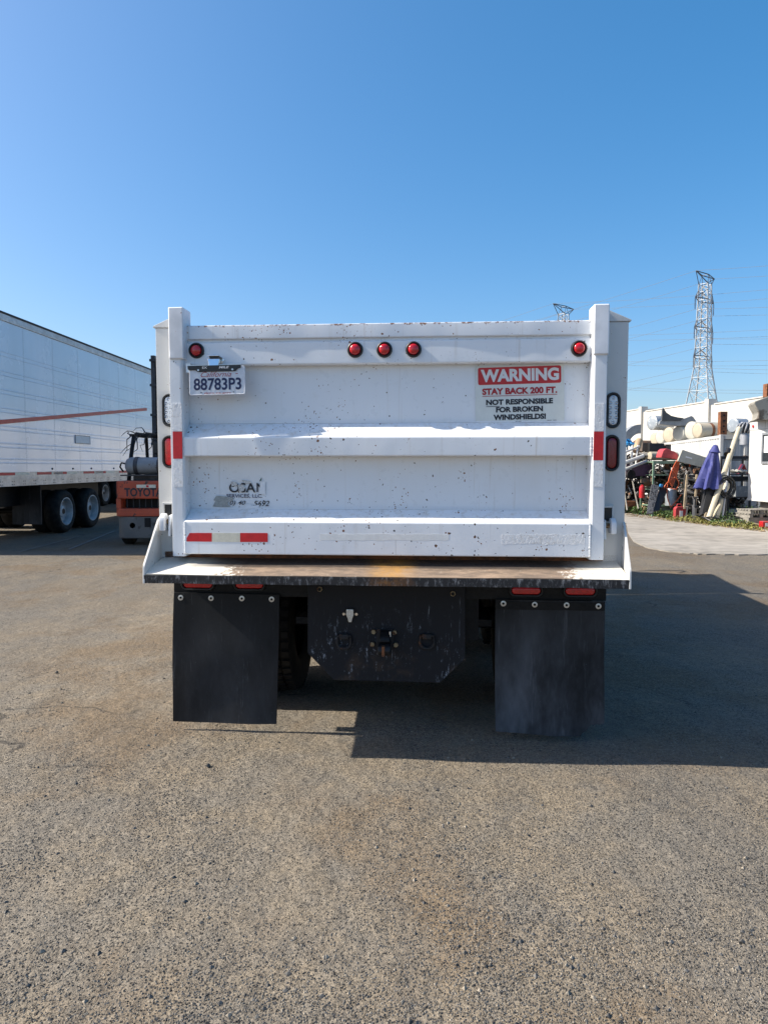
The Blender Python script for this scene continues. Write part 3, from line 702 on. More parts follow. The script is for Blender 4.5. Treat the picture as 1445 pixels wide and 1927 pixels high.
MB().cyl((.034, HP - .06, .058), (.034, HP - .06, .030), .006, n=8).build('pin', 'zinc', pt)

# running gear
ch = MB().bx(-.47, -.38, .26, 8.9, .66, .93).build('chassis', 'black_steel', truck)
MB().bx(.38, .47, .26, 8.9, .66, .93).build('frame_rail', 'black_steel', ch)
for v in (.3, 1.9, 3.4, 5.0): MB().bx(-.38, .38, v, v + .09, .68, .90).build('cross_member', 'black_steel', ch)
MB().bx(-.5, .5, .29, .33, .55, floor_z - .1).build('hitch_mount', 'black_steel', ch)
MB().bx(-.43, -.35, .35, 4.9, .931, floor_z - .091).build('bed_runner', 'black_steel', ch); MB().bx(.35, .43, .35, 4.9, .931, floor_z - .091).build('bed_runner', 'black_steel', ch)
TR = .515
def tyre(name, parent, cu, cv, w, r=TR, lugs=48):
    m = MB(); hw = w / 2
    prof = [(r * .55, -hw * .72), (r * .62, -hw * .95), (r * .78, -hw * 1.0), (r * .91, -hw * .98), (r * .965, -hw * .86)]
    for g in (-.45, 0, .45): prof += [(r * .985, hw * g - .022), (r * .955, hw * g - .016), (r * .955, hw * g + .002), (r * .985, hw * g + .008)]
    prof += [(r * .965, hw * .86), (r * .91, hw * .98), (r * .78, hw), (r * .62, hw * .95), (r * .55, hw * .72)]
    m.lathe(prof, (cu, cv, r), (1, 0, 0), 48)
    for i in range(lugs):
        for g in (-.72, -.24, .24, .72):
            a = 2 * math.pi * (i + (.5 if g > 0 else 0) * .7) / lugs; rot = Matrix.Rotation(a, 3, 'X')
            m.box(Vector((cu + g * hw, cv, r)) + rot @ Vector((0, 0, r * .985)), (hw * .38, .038, r * .03), rot)
    return m.build(name, 'tyre_rubber', parent)
def rim_mesh(cu, cv, r, s, w):
    return MB().lathe([(r * .56, -s * .02), (r * .575, s * .02), (r * .53, s * .022), (r * .50, -s * w * .35), (r * .44, -s * w * .55), (r * .25, -s * w * .60), (r * .22, -s * w * .25), (r * .14, -s * w * .2), (0, -s * w * .2)], (cu, cv, r), (1, 0, 0), 32)
plain('rim_white', (.40, .41, .42), .4, var=.25, scale=8)
AX = 1.08
for s in (-1, 1):
    for cu in (.80, 1.10):
        for av in (AX, AX + 1.36):  # tyres of the forward axle are added, unseen, to darken the ground below
            t_ = tyre('rear_or_added_tyre', truck, s * cu, av, .265, lugs=48 if av == AX else 24)
            rim_mesh(s * (cu + .10), av, TR, s, .2).build('rim', 'rim_white', t_)  # rims on the forward axle belong to the added, unseen tyres
    MB().bx(s * .62, s * 1.15, 3.15, 4.1, .38, .90).build('added_side_box', 'black_steel', truck, .01)  # unseen boxes added to shut side light out from under the truck
    MB().bx(s * .50, s * 1.22, 3.04, 3.06, .22, .95).build('added_front_guard', 'rubber_flap', truck)  # unseen guard added to block light coming in from the front
    t_ = tyre('front_tyre', truck, s * 1.02, 7.75, .29, lugs=30); rim_mesh(s * 1.15, 7.75, TR, s, .2).build('rim', 'rim_white', t_)
MB().cyl((-1.0, AX + 1.36, TR), (1.0, AX + 1.36, TR), .075, n=14).build('rear_or_added_axle', 'black_steel', truck)  # unseen second axle, added with its tyres to block light underneath
axle = MB().cyl((-1.0, AX, TR), (1.0, AX, TR), .075, n=14).build('rear_or_added_axle', 'black_steel', truck)
MB().lathe([(0, -.22), (.12, -.2), (.2, -.1), (.23, 0), (.2, .12), (.12, .2), (.08, .4)], (0, AX, TR), (0, 1, 0), 20).build('differential', 'black_steel', axle)
MB().cyl((0, AX + .3, TR + .03), (0, 5.2, .68), .05, n=12).build('drive_shaft', 'black_steel', axle)
for s in (-1, 1): MB().prism([(AX - .75, .66), (AX, .60), (AX + .75, .66), (AX + .75, .62), (AX, .52), (AX - .75, .62)], 'x', s * .5, s * .58).build('leaf_spring', 'black_steel', axle)
# cab and hood (seen only through their shadow)
cab = MB().prism([(5.15, 1.0), (5.15, 2.35), (5.3, 2.5), (6.5, 2.5), (6.85, 1.75), (6.85, .7), (5.4, .7)], 'x', -1.02, 1.02).build('cab', 'post_paint', truck, .05, 3)
plain('dark_glass', (.02, .025, .03), .05, var=.1)
MB().prism([(6.53, 2.40), (6.55, 2.41), (6.83, 1.84), (6.81, 1.83)], 'x', -.9, .9).build('windshield', 'dark_glass', cab)
MB().bx(-.7, .7, 5.13, 5.148, 1.75, 2.25).build('rear_window', 'dark_glass', cab)
for s in (-1, 1): MB().bx(s * 1.021, s * 1.024, 5.5, 6.4, 1.75, 2.35).build('side_window', 'dark_glass', cab)
MB().prism([(6.86, .75), (6.86, 1.68), (8.5, 1.5), (8.75, 1.3), (8.8, .7)], 'x', -.72, .72).build('hood', 'post_paint', cab, .05, 3)
for s in (-1, 1):
    MB().prism([(7.1, .75), (7.15, 1.0), (7.4, 1.2), (8.1, 1.2), (8.45, .95), (8.5, .6), (8.35, .6), (8.2, .95), (8.0, 1.06), (7.5, 1.06), (7.3, .9), (7.25, .7)], 'x', s * .73, s * 1.2).build('fender', 'post_paint', cab, .01)
    MB().tube([(s * 1.03, 6.75, 1.75), (s * 1.25, 6.85, 1.8), (s * 1.3, 6.85, 2.2), (s * 1.2, 6.8, 2.4), (s * 1.03, 6.6, 2.42)], .014).build('mirror_arm', 'chrome', cab)
    MB().bx(s * 1.17, s * 1.37, 6.83, 6.88, 1.85, 2.25).build('mirror', 'black_plastic', cab, .01)
    MB().cyl((s * .78, 4.2, .62), (s * .78, 4.95, .62), .27, n=24).build('fuel_tank', 'chrome', ch)
MB().bx(-1.2, 1.2, 8.82, 8.95, .45, .75).build('front_bumper', 'chrome', ch, .02)

# ------------------------------------------------------------------ box trailer on the left
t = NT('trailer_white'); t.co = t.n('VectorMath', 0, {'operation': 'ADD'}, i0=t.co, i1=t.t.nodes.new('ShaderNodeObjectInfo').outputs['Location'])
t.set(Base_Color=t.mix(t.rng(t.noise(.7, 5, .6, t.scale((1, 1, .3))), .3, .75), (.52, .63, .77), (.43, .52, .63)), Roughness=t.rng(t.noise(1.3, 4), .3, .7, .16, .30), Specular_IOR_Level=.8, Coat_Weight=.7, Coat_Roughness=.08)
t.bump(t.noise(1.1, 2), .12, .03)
plain('aluminium_rail', (.42, .43, .45), .38, .6, var=.25, scale=3)
plain('trailer_red', (.42, .020, .018), .4, var=.15)
plain('label_plate', (.50, .55, .60), .4, var=.1)
plain('rivet', (.30, .31, .33), .4, .3)
TLX, TLD = -7.38, .0247
trl = thing('box_trailer', 'long white box semi trailer with riveted side panels and slanted red stripe', 'trailer', (TLX - 17.3 * TLD, 0, 0), -math.atan(TLD))
Y0, Y1, ZB, ZT = 12.35, 28.4, 1.44, 4.40
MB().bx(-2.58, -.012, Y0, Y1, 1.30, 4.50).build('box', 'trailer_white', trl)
beads = [1.62, 1.70, 1.93, 2.01, 2.27, 2.35, 2.62, 2.70, 2.98, 3.06, 3.34, 3.42, 3.72, 3.80]
prof = [(-.006, ZB + .002), (0.0, ZB + .002)]
for b in beads: prof += [(0.0, b - .014), (.0034, b - .006), (.0034, b + .006), (0.0, b + .014)]
prof += [(0.0, ZT - .002), (-.006, ZT - .002)]
NP = 13; pw = (Y1 - Y0) / NP
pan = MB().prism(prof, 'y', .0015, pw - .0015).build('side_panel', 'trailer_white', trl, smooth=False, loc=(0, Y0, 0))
riv = MB()
for k in range(66):
    z = ZB + .03 + k * (ZT - ZB - .06) / 65
    riv.lathe([(0, .004), (.006, .003), (.008, 0)], (.001, .025, z), (1, 0, 0), 5)
rv = riv.build('rivet_row', 'rivet', pan, smooth=False); rv['kind'] = 'stuff'
for i in range(1, NP):
    c = pan.copy(); C.objects.link(c); c.parent = trl; c.location = (0, Y0 + i * pw, 0)
    c2 = rv.copy(); C.objects.link(c2); c2.parent = c
MB().bx(-.02, .022, Y0, Y1, ZT, 4.56).build('top_rail', 'aluminium_rail', trl, .012)
MB().bx(-.03, .034, Y0, Y1, 4.535, 4.575).build('roof_edge', 'black_steel', trl)
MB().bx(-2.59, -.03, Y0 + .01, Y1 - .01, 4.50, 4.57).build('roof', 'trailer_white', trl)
lr = MB().bx(-.03, .014, Y0, Y1, 1.155, ZB).build('bottom_rail', 'aluminium_rail', trl)
MB().bx(.014, .024, Y0, Y1, 1.285, 1.305).build('rail_lip', 'aluminium_rail', lr)
hm = MB(); y = Y0 + .2
while y < Y1:
    for dz in (1.19, 1.25):
        for dy in (0, .07): hm.box((.0155, y + dy, dz), (.003, .022, .016))
    y += .42
ho = hm.build('bolt_row', 'black_steel', lr, smooth=False); ho['kind'] = 'stuff'
for i, px in enumerate((-5, 70, 101, 157, 180, 224, 252)):
    r = (px - 722.5) / F; y = (TLX - 17.3 * TLD) / (r - TLD)
    MB().bx(.0142, .017, y, y + .62, 1.375, 1.43).build('reflective_tape', 'tape_red', lr)
    MB().bx(.0142, .017, y + .63, y + 1.15, 1.375, 1.43).build('reflective_tape', 'tape_white', lr)
st = MB(); a, b = (12.4, 2.25), (21.9, 3.30)
st.add([(.013, a[0], a[1] - .042), (.013, b[0], b[1] - .042), (.013, b[0], b[1] + .042), (.013, a[0], a[1] + .042), (.0105, a[0], a[1] - .042), (.0105, b[0], b[1] - .042), (.0105, b[0], b[1] + .042), (.0105, a[0], a[1] + .042)], [(0, 1, 2, 3), (4, 7, 6, 5), (0, 4, 5, 1), (3, 2, 6, 7), (0, 3, 7, 4), (1, 5, 6, 2)])
st.build('red_stripe', 'trailer_red', trl, smooth=False)
lb = MB().bx(.0105, .0125, 17.05, 17.85, 2.11, 2.30).build('label_panel', 'label_plate', trl)
MB().tube([(.014, 17.05, 2.11), (.014, 17.85, 2.11), (.014, 17.85, 2.30), (.014, 17.05, 2.30)], .006, 4, True).build('border', 'black_steel', lb)
for y in (15.9, 16.9, 17.9, 19.3): MB().cyl((.0, y, 1.50), (.016, y, 1.50), .022, n=10).build('marker_hole', 'black_steel', trl)
# wheels, bogie, flap
def big_wheel(parent, x, y, s):
    o = MB().lathe([(.29, s * .02), (.33, s * .05), (.42, s * .06), (.475, s * .03), (.5, -s * .02), (.504, -s * .10), (.5, -s * .22), (.46, -s * .27), (.30, -s * .26)], (x, y, .504), (1, 0, 0), 40).build('wheel', 'tyre_rubber', parent)
    MB().lathe([(.325, s * .035), (.335, s * .045), (.31, s * .05), (.285, s * .01), (.275, -s * .10), (.20, -s * .125), (.15, -s * .12), (.14, -s * .06), (.10, -s * .03), (0, -s * .03)], (x, y, .504), (1, 0, 0), 32).build('rim', 'rim_white', o)
    for k in range(8):
        a = k * math.pi / 4; MB().cyl((x - s * .13, y + .17 * math.cos(a), .504 + .17 * math.sin(a)), (x - s * .10, y + .17 * math.cos(a), .504 + .17 * math.sin(a)), .016, n=6).build('lug_nut', 'black_steel', o)
    return o
for y in (16.6, 18.02):
    for x, s in ((-.08, 1), (-.42, 1), (-2.48, -1), (-2.14, -1)): big_wheel(trl, x, y, s)
    MB().cyl((-2.4, y, .504), (-.1, y, .504), .065, n=10).build('axle', 'black_steel', trl)
for x in (-.62, -1.96): MB().bx(x - .05, x + .05, 14.6, 19.6, .70, 1.15).build('bogie_beam', 'black_steel', trl)
MB().bx(-2.5, -.1, Y0 + .1, Y1, 1.152, 1.298).build('underframe', 'black_steel', trl)
for x in (-.42, -2.14): MB().bx(x - .32, x + .32, 15.55, 15.58, .28, 1.15).build('mud_flap', 'rubber_flap', trl)
MB().bx(-2.5, -.1, Y0 + .02, Y0 + .12, .52, .62).build('rear_bumper', 'black_steel', trl)
for x in (-2.2, -.4): MB().bx(x - .04, x + .04, Y0 + .03, Y0 + .11, .62, 1.15).build('bumper_post', 'black_steel', trl)
for x in (-2.2, -.4): MB().bx(x - .07, x + .07, 25.8, 25.95, .05, 1.15).build('landing_leg', 'black_steel', trl)

tr2 = copy_tree(trl); tr2.location = (trl.location.x - 3.5, 11.3, 0)  # copy added to darken the ground and the gap under the striped trailer
tag(tr2, 'second white box trailer added for shade, mostly hidden behind the striped one')
# ------------------------------------------------------------------ forklift parked behind the truck's left side
worn('forklift_orange', (.40, .068, .030), (.055, .035, .028), .40, 7, .5, soft=.02)
worn('forklift_grey', (.115, .115, .112), (.05, .045, .04), .4, 6, .6)
plain('dark_steel', (.045, .048, .055), .5, .3, var=.4, scale=6)
worn('tank_grey', (.22, .24, .26), (.09, .07, .05), .35, 9, .5, .3)
FY = 13.8
fx = at(272, 1000, FY).x
fk = thing('forklift', 'scuffed orange forklift parked in the shade of the white box trailer', 'forklift', (fx, FY, 0), 0)
def fz(py): return at(272, py, FY).z
W = .585
zt, zm, zb_ = fz(905), fz(972), fz(1014)
sl0, sl1 = fz(957), fz(939)
def ring_profile(w, d, r=.16):
    k = []
    for cx, a0 in ((-w + r, 180), (w - r, 270)):
        for i in range(6): a = R(a0 + i * 18); k.append((cx + r * math.cos(a), r + r * math.sin(a)))
    return k + [(w, d), (-w, d)]
cw_ = MB()
cw_.prism(ring_profile(W - .01, .75), 'z', sl1, zt)
cw = cw_.build('counterweight', 'forklift_orange', fk, .03, 3)
MB().prism(ring_profile(W, .75), 'z', zm, sl0).build('counterweight_band', 'forklift_orange', cw, .02)
for s in (-1, 1): MB().prism([(s * W * .995, .17), (s * (W - .02), .07), (s * (W - .13), .012), (s * (W - .13), .35), (s * W * .995, .35)], 'z', sl0, sl1).build('slot_side', 'forklift_orange', cw)
MB().bx(-W + .1, W - .1, .28, .34, sl0, sl1).build('radiator', 'black_steel', cw)
for k in range(7): MB().bx(-.36 + k * .12, -.348 + k * .12, .08, .1, sl0, sl1).build('grille_bar', 'dark_steel', cw)
MB().prism([(x, y + .02) for x, y in ring_profile(W - .02, .73, .2)], 'z', zb_, zm).build('counterweight_base', 'forklift_grey', cw, .03)
MB().cyl((-.24, .02, fz(989)), (-.24, .035, fz(989)), .055, n=16).build('tow_hole', 'black_steel', cw)
MB().bx(.0, .12, .012, .03, fz(992), fz(975)).build('tow_slot', 'black_steel', cw)
text('maker_name', 'TOYOTA', 'print_black', cw, at(234, 925, FY).x - fx, at(234, 925, FY).x - fx + .745, fz(934.5), fz(918), -.004, .035)
text('model_badge', '42', 'print_black', cw, -.47, -.40, fz(917.5), fz(914.5), -.001, .0)
stk = MB().bx(at(257, 913, FY).x - fx, at(293, 913, FY).x - fx, -.004, .002, fz(918), fz(912)).build('sticker', 'tape_white', cw)
MB().bx(at(275, 913, FY).x - fx, at(280, 913, FY).x - fx, -.006, -.004, fz(917), fz(913)).build('sticker_print', 'tape_red', stk)
MB().bx(-W + .04, W - .04, .34, 1.75, .35, .62).build('chassis', 'forklift_grey', fk, .02)
MB().bx(-W + .06, W - .06, .76, 1.25, .62, 1.05).build('engine_cover', 'dark_steel', fk, .03)
MB().bx(-.26, .26, .86, 1.22, 1.05, 1.18).build('seat', 'black_plastic', fk, .04)
MB().bx(-.26, .26, .80, .92, 1.18, 1.42).build('seat_back', 'black_plastic', fk, .04)
pt_z = (fz(860) + fz(893)) / 2
tank = MB().lathe([(0, -.48), (.08, -.478), (.135, -.45), (.165, -.40), (.17, -.36), (.17, .36), (.165, .40), (.135, .45), (.08, .478), (0, .48)], (.03, .34, pt_z), (1, 0, 0), 24).build('propane_tank', 'tank_grey', fk)
for x in (-.22, .24): MB().lathe([(.173, -.04), (.180, -.035), (.180, .035), (.173, .04)], (x, .34, pt_z), (1, 0, 0), 24).build('strap', 'dark_steel', tank)
MB().tube([(-.45, .34, pt_z + .04), (-.53, .30, pt_z + .06), (-.56, .30, pt_z - .02), (-.50, .32, pt_z - .12)], .018).build('valve_hose', 'black_steel', tank)
MB().bx(-.50, .52, .14, .54, pt_z - .20, pt_z - .175).build('tank_tray', 'dark_steel', fk)
MB().bx(-.30, .30, .30, .50, zt, pt_z - .20).build('tray_post', 'dark_steel', fk)
gz_ = fz(818)
for x in (-.46, .46):
    MB().tube([(x, .50, zt), (x * .98, .60, 1.7), (x * .96, .78, gz_)], .042, 8).build('guard_post', 'black_steel', fk)
    MB().tube([(x, 1.72, .9), (x * .96, 1.55, gz_)], .036, 8).build('guard_post', 'black_steel', fk)
rf = MB().bx(-.52, .52, .74, 1.60, gz_, gz_ + .05).build('guard_roof', 'black_steel', fk, .01)
for k in range(5): MB().bx(-.40 + k * .2, -.37 + k * .2, .76, 1.58, gz_ + .051, gz_ + .085).build('roof_bar', 'black_steel', rf)
rt = random.Random(9)
for k in range(9):                                # tatters of torn tape on the guard
    x = -.50 + .05 * k * rt.uniform(.5, 1.2); pts = [(x, .74, gz_ + .03)]
    for j in range(4): pts.append((pts[-1][0] + rt.uniform(-.12, .06), .74 - .03 * j, pts[-1][2] + (rt.uniform(-.14, -.02) if k % 3 else rt.uniform(.02, .12) - .09 * max(0, j - 1))))
    MB().tube(pts, [.012, .014, .010, .008, .004], 4).build('torn_strip', 'black_plastic', rf)
MB().cyl((.10, 1.62, 1.0), (.06, 1.40, 1.42), .02, n=8).build('steering_column', 'black_steel', fk)
MB().lathe([(.15, -.012), (.165, 0), (.15, .012), (.135, 0), (.15, -.012)], (.06, 1.38, 1.45), (-.1, -.35, .8), 20).build('steering_wheel', 'black_plastic', fk)
MB().bx(-.03, .09, .70, .78, gz_ - .36, gz_ - .10).build('mirror', 'black_plastic', fk, .03)
mt_ = at(286, 669, FY + 1.95).z
for s in (-1, 1):
    MB().bx(s * .34, s * .43, 1.90, 2.04, .12, mt_).build('mast_rail', 'dark_steel', fk, .008)
    MB().bx(s * .25, s * .325, 1.92, 2.02, .14, mt_ - .08).build('inner_rail', 'dark_steel', fk, .006)
    MB().bx(s * .20, s * .30, 2.12, 3.2, .08, .13).build('fork', 'dark_steel', fk)
    MB().cyl((s * .18, 1.96, .3), (s * .18, 1.96, mt_ - .5), .04, n=10).build('lift_cylinder', 'dark_steel', fk)
    w_ = MB().lathe([(.10, -.10), (.24, -.10), (.27, -.07), (.27, .07), (.24, .10), (.10, .10), (0.02, .06)], (s * .43, .40, .27), (s, 0, 0), 24).build('rear_wheel', 'tyre_rubber', fk)
    w_ = MB().lathe([(.12, -.13), (.30, -.13), (.34, -.10), (.34, .10), (.30, .13), (.12, .13), (0.02, .08)], (s * .52, 1.62, .34), (s, 0, 0), 24).build('front_wheel', 'tyre_rubber', fk)
for z in (mt_ - .08, mt_ - .62, mt_ - 1.27, mt_ - 1.9, .6): MB().bx(-.45, .45, 1.87, 1.90, z - .055, z).build('mast_crossbar', 'dark_steel', fk)
MB().bx(-.5, .5, 2.06, 2.10, .25, .75).build('fork_carriage', 'dark_steel', fk)

# ------------------------------------------------------------------ pylons and wires
plain('galvanised', (.46, .48, .49), .5, .2, var=.2, scale=.3)
plain('arm_steel', (.10, .105, .115), .5, .2, var=.2, scale=.3)
plain('insulator_dark', (.07, .055, .06), .4, var=.2)
plain('wire_grey', (.10, .105, .115), .6, var=.05)
AD = Vector((.72, .69, 0)).normalized(); LD = Vector((.69, -.72, 0)).normalized()
ARMS = (26.0, 32.3, 38.7); TOPZ = 44.3; INS = 2.75
def half(z):
    for (z0, w0), (z1, w1) in zip(((0, 4.6), (15, 2.55), (24, 1.35), (42.2, 1.0)), ((15, 2.55), (24, 1.35), (42.2, 1.0), (60, 1.0))):
        if z <= z1: return w0 + (w1 - w0) * (z - z0) / (z1 - z0)
def pylon(loc, label):
    root = thing('pylon', label, 'pylon', loc, 0, 'steel lattice pylons')
    def c(k, z): h = half(z); e = ((1, 1), (1, -1), (-1, -1), (-1, 1))[k % 4]; return AD * (e[0] * h) + LD * (e[1] * h) + Vector((0, 0, z))
    lv = [0, 5, 10, 15, 18.5, 21.5, 24, 26, 28.2, 30.3, 32.3, 34.5, 36.6, 38.7, 40.5, 42.2]
    for k in range(4): MB().tube([c(k, z) for z in lv], .15, 4).build('leg', 'galvanised', root, smooth=False)
    br = MB()
    for a, b in zip(lv[:-1], lv[1:]):
        for k in range(4):
            br.tube([c(k, a), c(k + 1, b)], .062, 4); br.tube([c(k + 1, a), c(k, b)], .062, 4)
            br.tube([c(k, b), c(k + 1, b)], .055, 4)
    br.build('lattice_bracing', 'galvanised', root, smooth=False)
    for z in ARMS:
        for s in (-1, 1):
            a = MB(); tip = AD * (s * 5.0) + Vector((0, 0, z))
            for e in (-1, 1):
                h = half(z); p = AD * (s * h) + LD * (e * h) + Vector((0, 0, z)); h2 = half(z + 2.1); q = AD * (s * h2) + LD * (e * h2) + Vector((0, 0, z + 2.1))
                a.tube([p, tip], .11, 4); a.tube([q, tip], .09, 4); a.tube([(p + tip) / 2, q + (tip - q) * .45], .05, 4)
            arm = a.build('cross_arm', 'arm_steel', root, smooth=False)
            ins = MB(); n = 9
            ins.cyl(tip, tip - Vector((0, 0, INS)), .045, n=6)
            for k in range(n): zz = -.3 - k * .27; ins.lathe([(.06, .1), (.20, 0), (.06, -.04)], tip + Vector((0, 0, zz)), (0, 0, 1), 8)
            ins.build('insulator', 'insulator_dark', arm, smooth=False)
    t_ = MB(); z = 42.2; up = Vector((0, 0, TOPZ))
    for s in (-1, 1):
        tip = AD * (s * 5.0) + up
        for e in (-1, 1):
            p = AD * (s * 1.0) + LD * (e * 1.0) + Vector((0, 0, z)); m_ = AD * (s * .4) + LD * (e * .95) + up
            t_.tube([p, tip], .10, 4); t_.tube([LD * (e * .7) + up, tip], .11, 4); t_.tube([p, LD * (e * .7) + up], .06, 4)
    t_.tube([LD * .7 + up, LD * -.7 + up], .07, 4)
    t_.build('top_arm', 'arm_steel', root, smooth=False)
    return root
PY = ((at(1322, 700, 162).xy.to_3d(), 'tall steel lattice pylon rising behind the white block wall'), (at(1060, 600, 193.5).xy.to_3d(), 'lattice pylon with only its top showing above the tailgate'))
for loc, lab in PY:
    pylon(loc, lab)
    first = loc == PY[0][0]
    gp = 'wires of the near pylon' if first else 'wires of the far pylon'
    lb_ = 'thin power line hung from the tall pylon behind the block wall' if first else 'thin power line hung from the pylon hidden by the tailgate'
    pts0 = [AD * (s * 5.0) + Vector((0, 0, z - INS)) for z in ARMS for s in (-1, 1)] + [AD * (s * 5.0) + Vector((0, 0, TOPZ)) for s in (-1, 1)]
    for p in pts0:
        m = []
        for k in range(-24, 25):
            tt = k / 24 * 250; u_ = abs(tt) / 250; sag = 4 * 8.5 * u_ * (1 - u_)
            m.append(loc + p + LD * tt - Vector((0, 0, sag)))
        keep = [q for q in m if q.y > 60]
        tag(MB().tube(keep, .030, 4).build('power_line', 'wire_grey', smooth=False), lb_, 'power line', gp)

# ------------------------------------------------------------------ block wall building, container, site office on the right
t = NT('block_white')
bk = t.n('TexBrick', 'Fac', None, Vector=t.n('Mapping', 0, None, Vector=t.co, Rotation=(0, R(90), R(90)), Scale=(1, 1, 1)), Scale=1.0, Mortar_Size=.012, Brick_Width=.4, Row_Height=.2)
t.set(Base_Color=t.mix(t.rng(t.noise(.6, 5), .3, .75), (.50, .49, .46), (.42, .41, .38)), Roughness=.85); t.bump(t.math('ADD', t.math('MULTIPLY', bk, -1.), t.noise(9, 3)), .4, .01)
wall = thing('block_building', 'long white painted block building with stepped parapet behind the yard', 'building', (24.94, 0, 0), math.atan(.12))
def wall_y(px): return 24.94 / ((px - CX) / F + .12) * math.sqrt(1 + .12 ** 2)
ya, yb = wall_y(1207), wall_y(1333)
for n, (y0, y1, z) in enumerate(((ya, ya + 130, 5.70), (yb, ya, 5.46), (20, yb, 5.24))):
    MB().bx(0, 14, y0 + .003, y1, 0, z).build('wall', 'block_white', wall)
    MB().bx(-.05, .25, y0 + .003, y1 - .4, z + .001, z + .07).build('coping', 'block_white', wall)
    MB().bx(-.16, .34, y0 + .002, y0 + .42, 0, z + .16).build('pilaster', 'block_white', wall)

CDIR = Vector((.154, 1, 0)).normalized(); crz = -math.atan(.154)
con = thing('shipping_container', 'white corrugated shipping container carrying a row of old tanks on its roof', 'container', (10.99, 23.3, 0), crz)
worn('container_white', (.44, .445, .435), (.34, .24, .16), .12, 2.2, .5, soft=.02)
worn('container_shade', (.40, .47, .53), (.25, .2, .17), .12, 2.2, .5, soft=.02)
L = 12.0
m = MB(); vs = []; n = 0; y = .16
pts = []
while y < L - .16:
    for dx, dy in ((0, 0), (0, .07), (.036, .138), (.036, .208)): pts.append((dx, y + dy))
    y += .276
for i, (dx, yy) in enumerate(pts): m.v += [(dx + .01, yy, .16), (dx + .01, yy, 2.47)]
m.f = [(2 * i, 2 * i + 2, 2 * i + 3, 2 * i + 1) for i in range(len(pts) - 1)]
m.build('side_wall', 'container_white', con, smooth=False)
m2 = MB(); m2.v = [(2.44 - x, y, z) for x, y, z in m.v]; m2.f = m.f; m2.build('side_wall', 'container_white', con, smooth=False)
fr = MB()
for x in (0, 2.34):
    for yy in (0, L - .16): MB().bx(x, x + .10, yy, yy + .16, 0, 2.59).build('corner_post', 'container_white', con, .006)
    MB().bx(x + .002, x + .09, .16, L - .16, 2.47, 2.57).build('top_rail', 'container_white', con)
    MB().bx(x + .002, x + .09, .16, L - .16, .02, .16).build('bottom_rail', 'container_white', con)
MB().bx(.09, 2.34, .1, L - .1, 2.52, 2.56).build('roof', 'container_white', con)
MB().bx(.09, 2.34, .1, L - .1, .10, .15).build('floor', 'rust', con)
MB().bx(.10, 2.34, .01, .12, 2.44, 2.588).build('door_header', 'container_white', con); MB().bx(.10, 2.34, .01, .12, .02, .16).build('door_sill', 'container_white', con)
for k in range(2):
    x0 = .11 + k * 1.12
    d = MB(); w = 1.10; prof = []
    for j in range(5): prof += [(x0 + j * w / 5, .05), (x0 + (j + .35) * w / 5, .05), (x0 + (j + .5) * w / 5, .075), (x0 + (j + .85) * w / 5, .075)]
    prof.append((x0 + w, .05)); d.prism(prof + [(x0 + w, .1), (x0, .1)], 'z', .17, 2.43)
    dr = d.build('door', 'container_white', con, smooth=False)
    for q in (.25, .85): MB().cyl((x0 + q, .03, .2), (x0 + q, .03, 2.4), .018, n=8).build('lock_rod', 'aluminium_rail', dr)
ZC = 2.60
def on_edge(px, inset=0.): # point on the container's near top edge
    r = (px - CX) / F; y = (10.99 - .154 * 23.3) / (r - .154); return Vector((10.99 + .154 * (y - 23.3), y, ZC)) + Vector((.988, -.152, 0)) * inset
worn('tank_cream', (.40, .35, .265), (.27, .19, .11), .28, 3, .5, soft=.1)
worn('tank_pale', (.41, .40, .35), (.28, .23, .17), .25, 3, .5, soft=.1)
worn('tank_galv', (.30, .34, .38), (.40, .42, .43), .5, 4, .4, .45)
worn('tank_rusty', (.10, .075, .055), (.17, .085, .045), .5, 5, .8)
TD = Vector((.93, .36, 0)).normalized()
def tank_thing(label, mt, p, ax, ln, r, bands=(), name='tank', group=None, bmat='rust'):
    root = thing(name, label, 'tank', p, 0, group)
    MB().lathe([(0, 0), (r * .55, .004), (r * .9, .012), (r * .985, .03), (r, .055), (r, ln - .05), (r * .95, ln - .02), (r * .5, ln), (0, ln)], (0, 0, r), ax, 26).build('shell', mt, root)
    MB().lathe([(r * .99, .02), (r * 1.02, .03), (r * 1.02, .055), (r, .065)], (0, 0, r), ax, 26).build('end_rim', mt, root)
    for b in bands: MB().lathe([(r, b), (r * 1.03, b + .01), (r * 1.03, b + .11), (r, b + .12)], (0, 0, r), ax, 26).build('band', bmat, root)
    return root
for px, h, ln, mt, lab, bands, ins in (
        (1216, 22, .9, 'tank_cream', 'small cream tank at the far end of the container roof row', (), .3),
        (1228, 25, .9, 'tank_pale', 'pale tank second from the far end of the container roof row', (), .25),
        (1245, 28, 1.0, 'tank_cream', 'beige round ended tank in the middle of the container roof row', (), .2),
        (1263, 28, 1.0, 'tank_pale', 'off white tank beside the largest tank on the container roof', (), .2),
        (1286, 33, 1.3, 'tank_pale', 'largest pale tank on the container roof with a broad round end', (), .2),
        (1302, 28, 2.3, 'tank_cream', 'long cream water heater with rusty band lying on the container roof', (.48,), .1)):
    p = on_edge(px, ins); s_ = p.y / F; r = h * s_ / 2
    tk = tank_thing(lab, mt, p, TD if ln < 2 else Vector((.975, .22, 0)), ln, r, bands, 'water_heater' if ln > 2 else 'tank')
    if ln > 2:
        for q in (.95, 1.15, 1.35): MB().cyl((q * .975 + .0, q * .22 - r * .9, r), (q * .975, q * .22 - r * 1.03, r - .02), .03 + .03 * (q > 1.3), n=10).build('fitting', 'dark_steel', tk)
p = on_edge(1213, .25); p.z = at(1213, 809, p.y).z
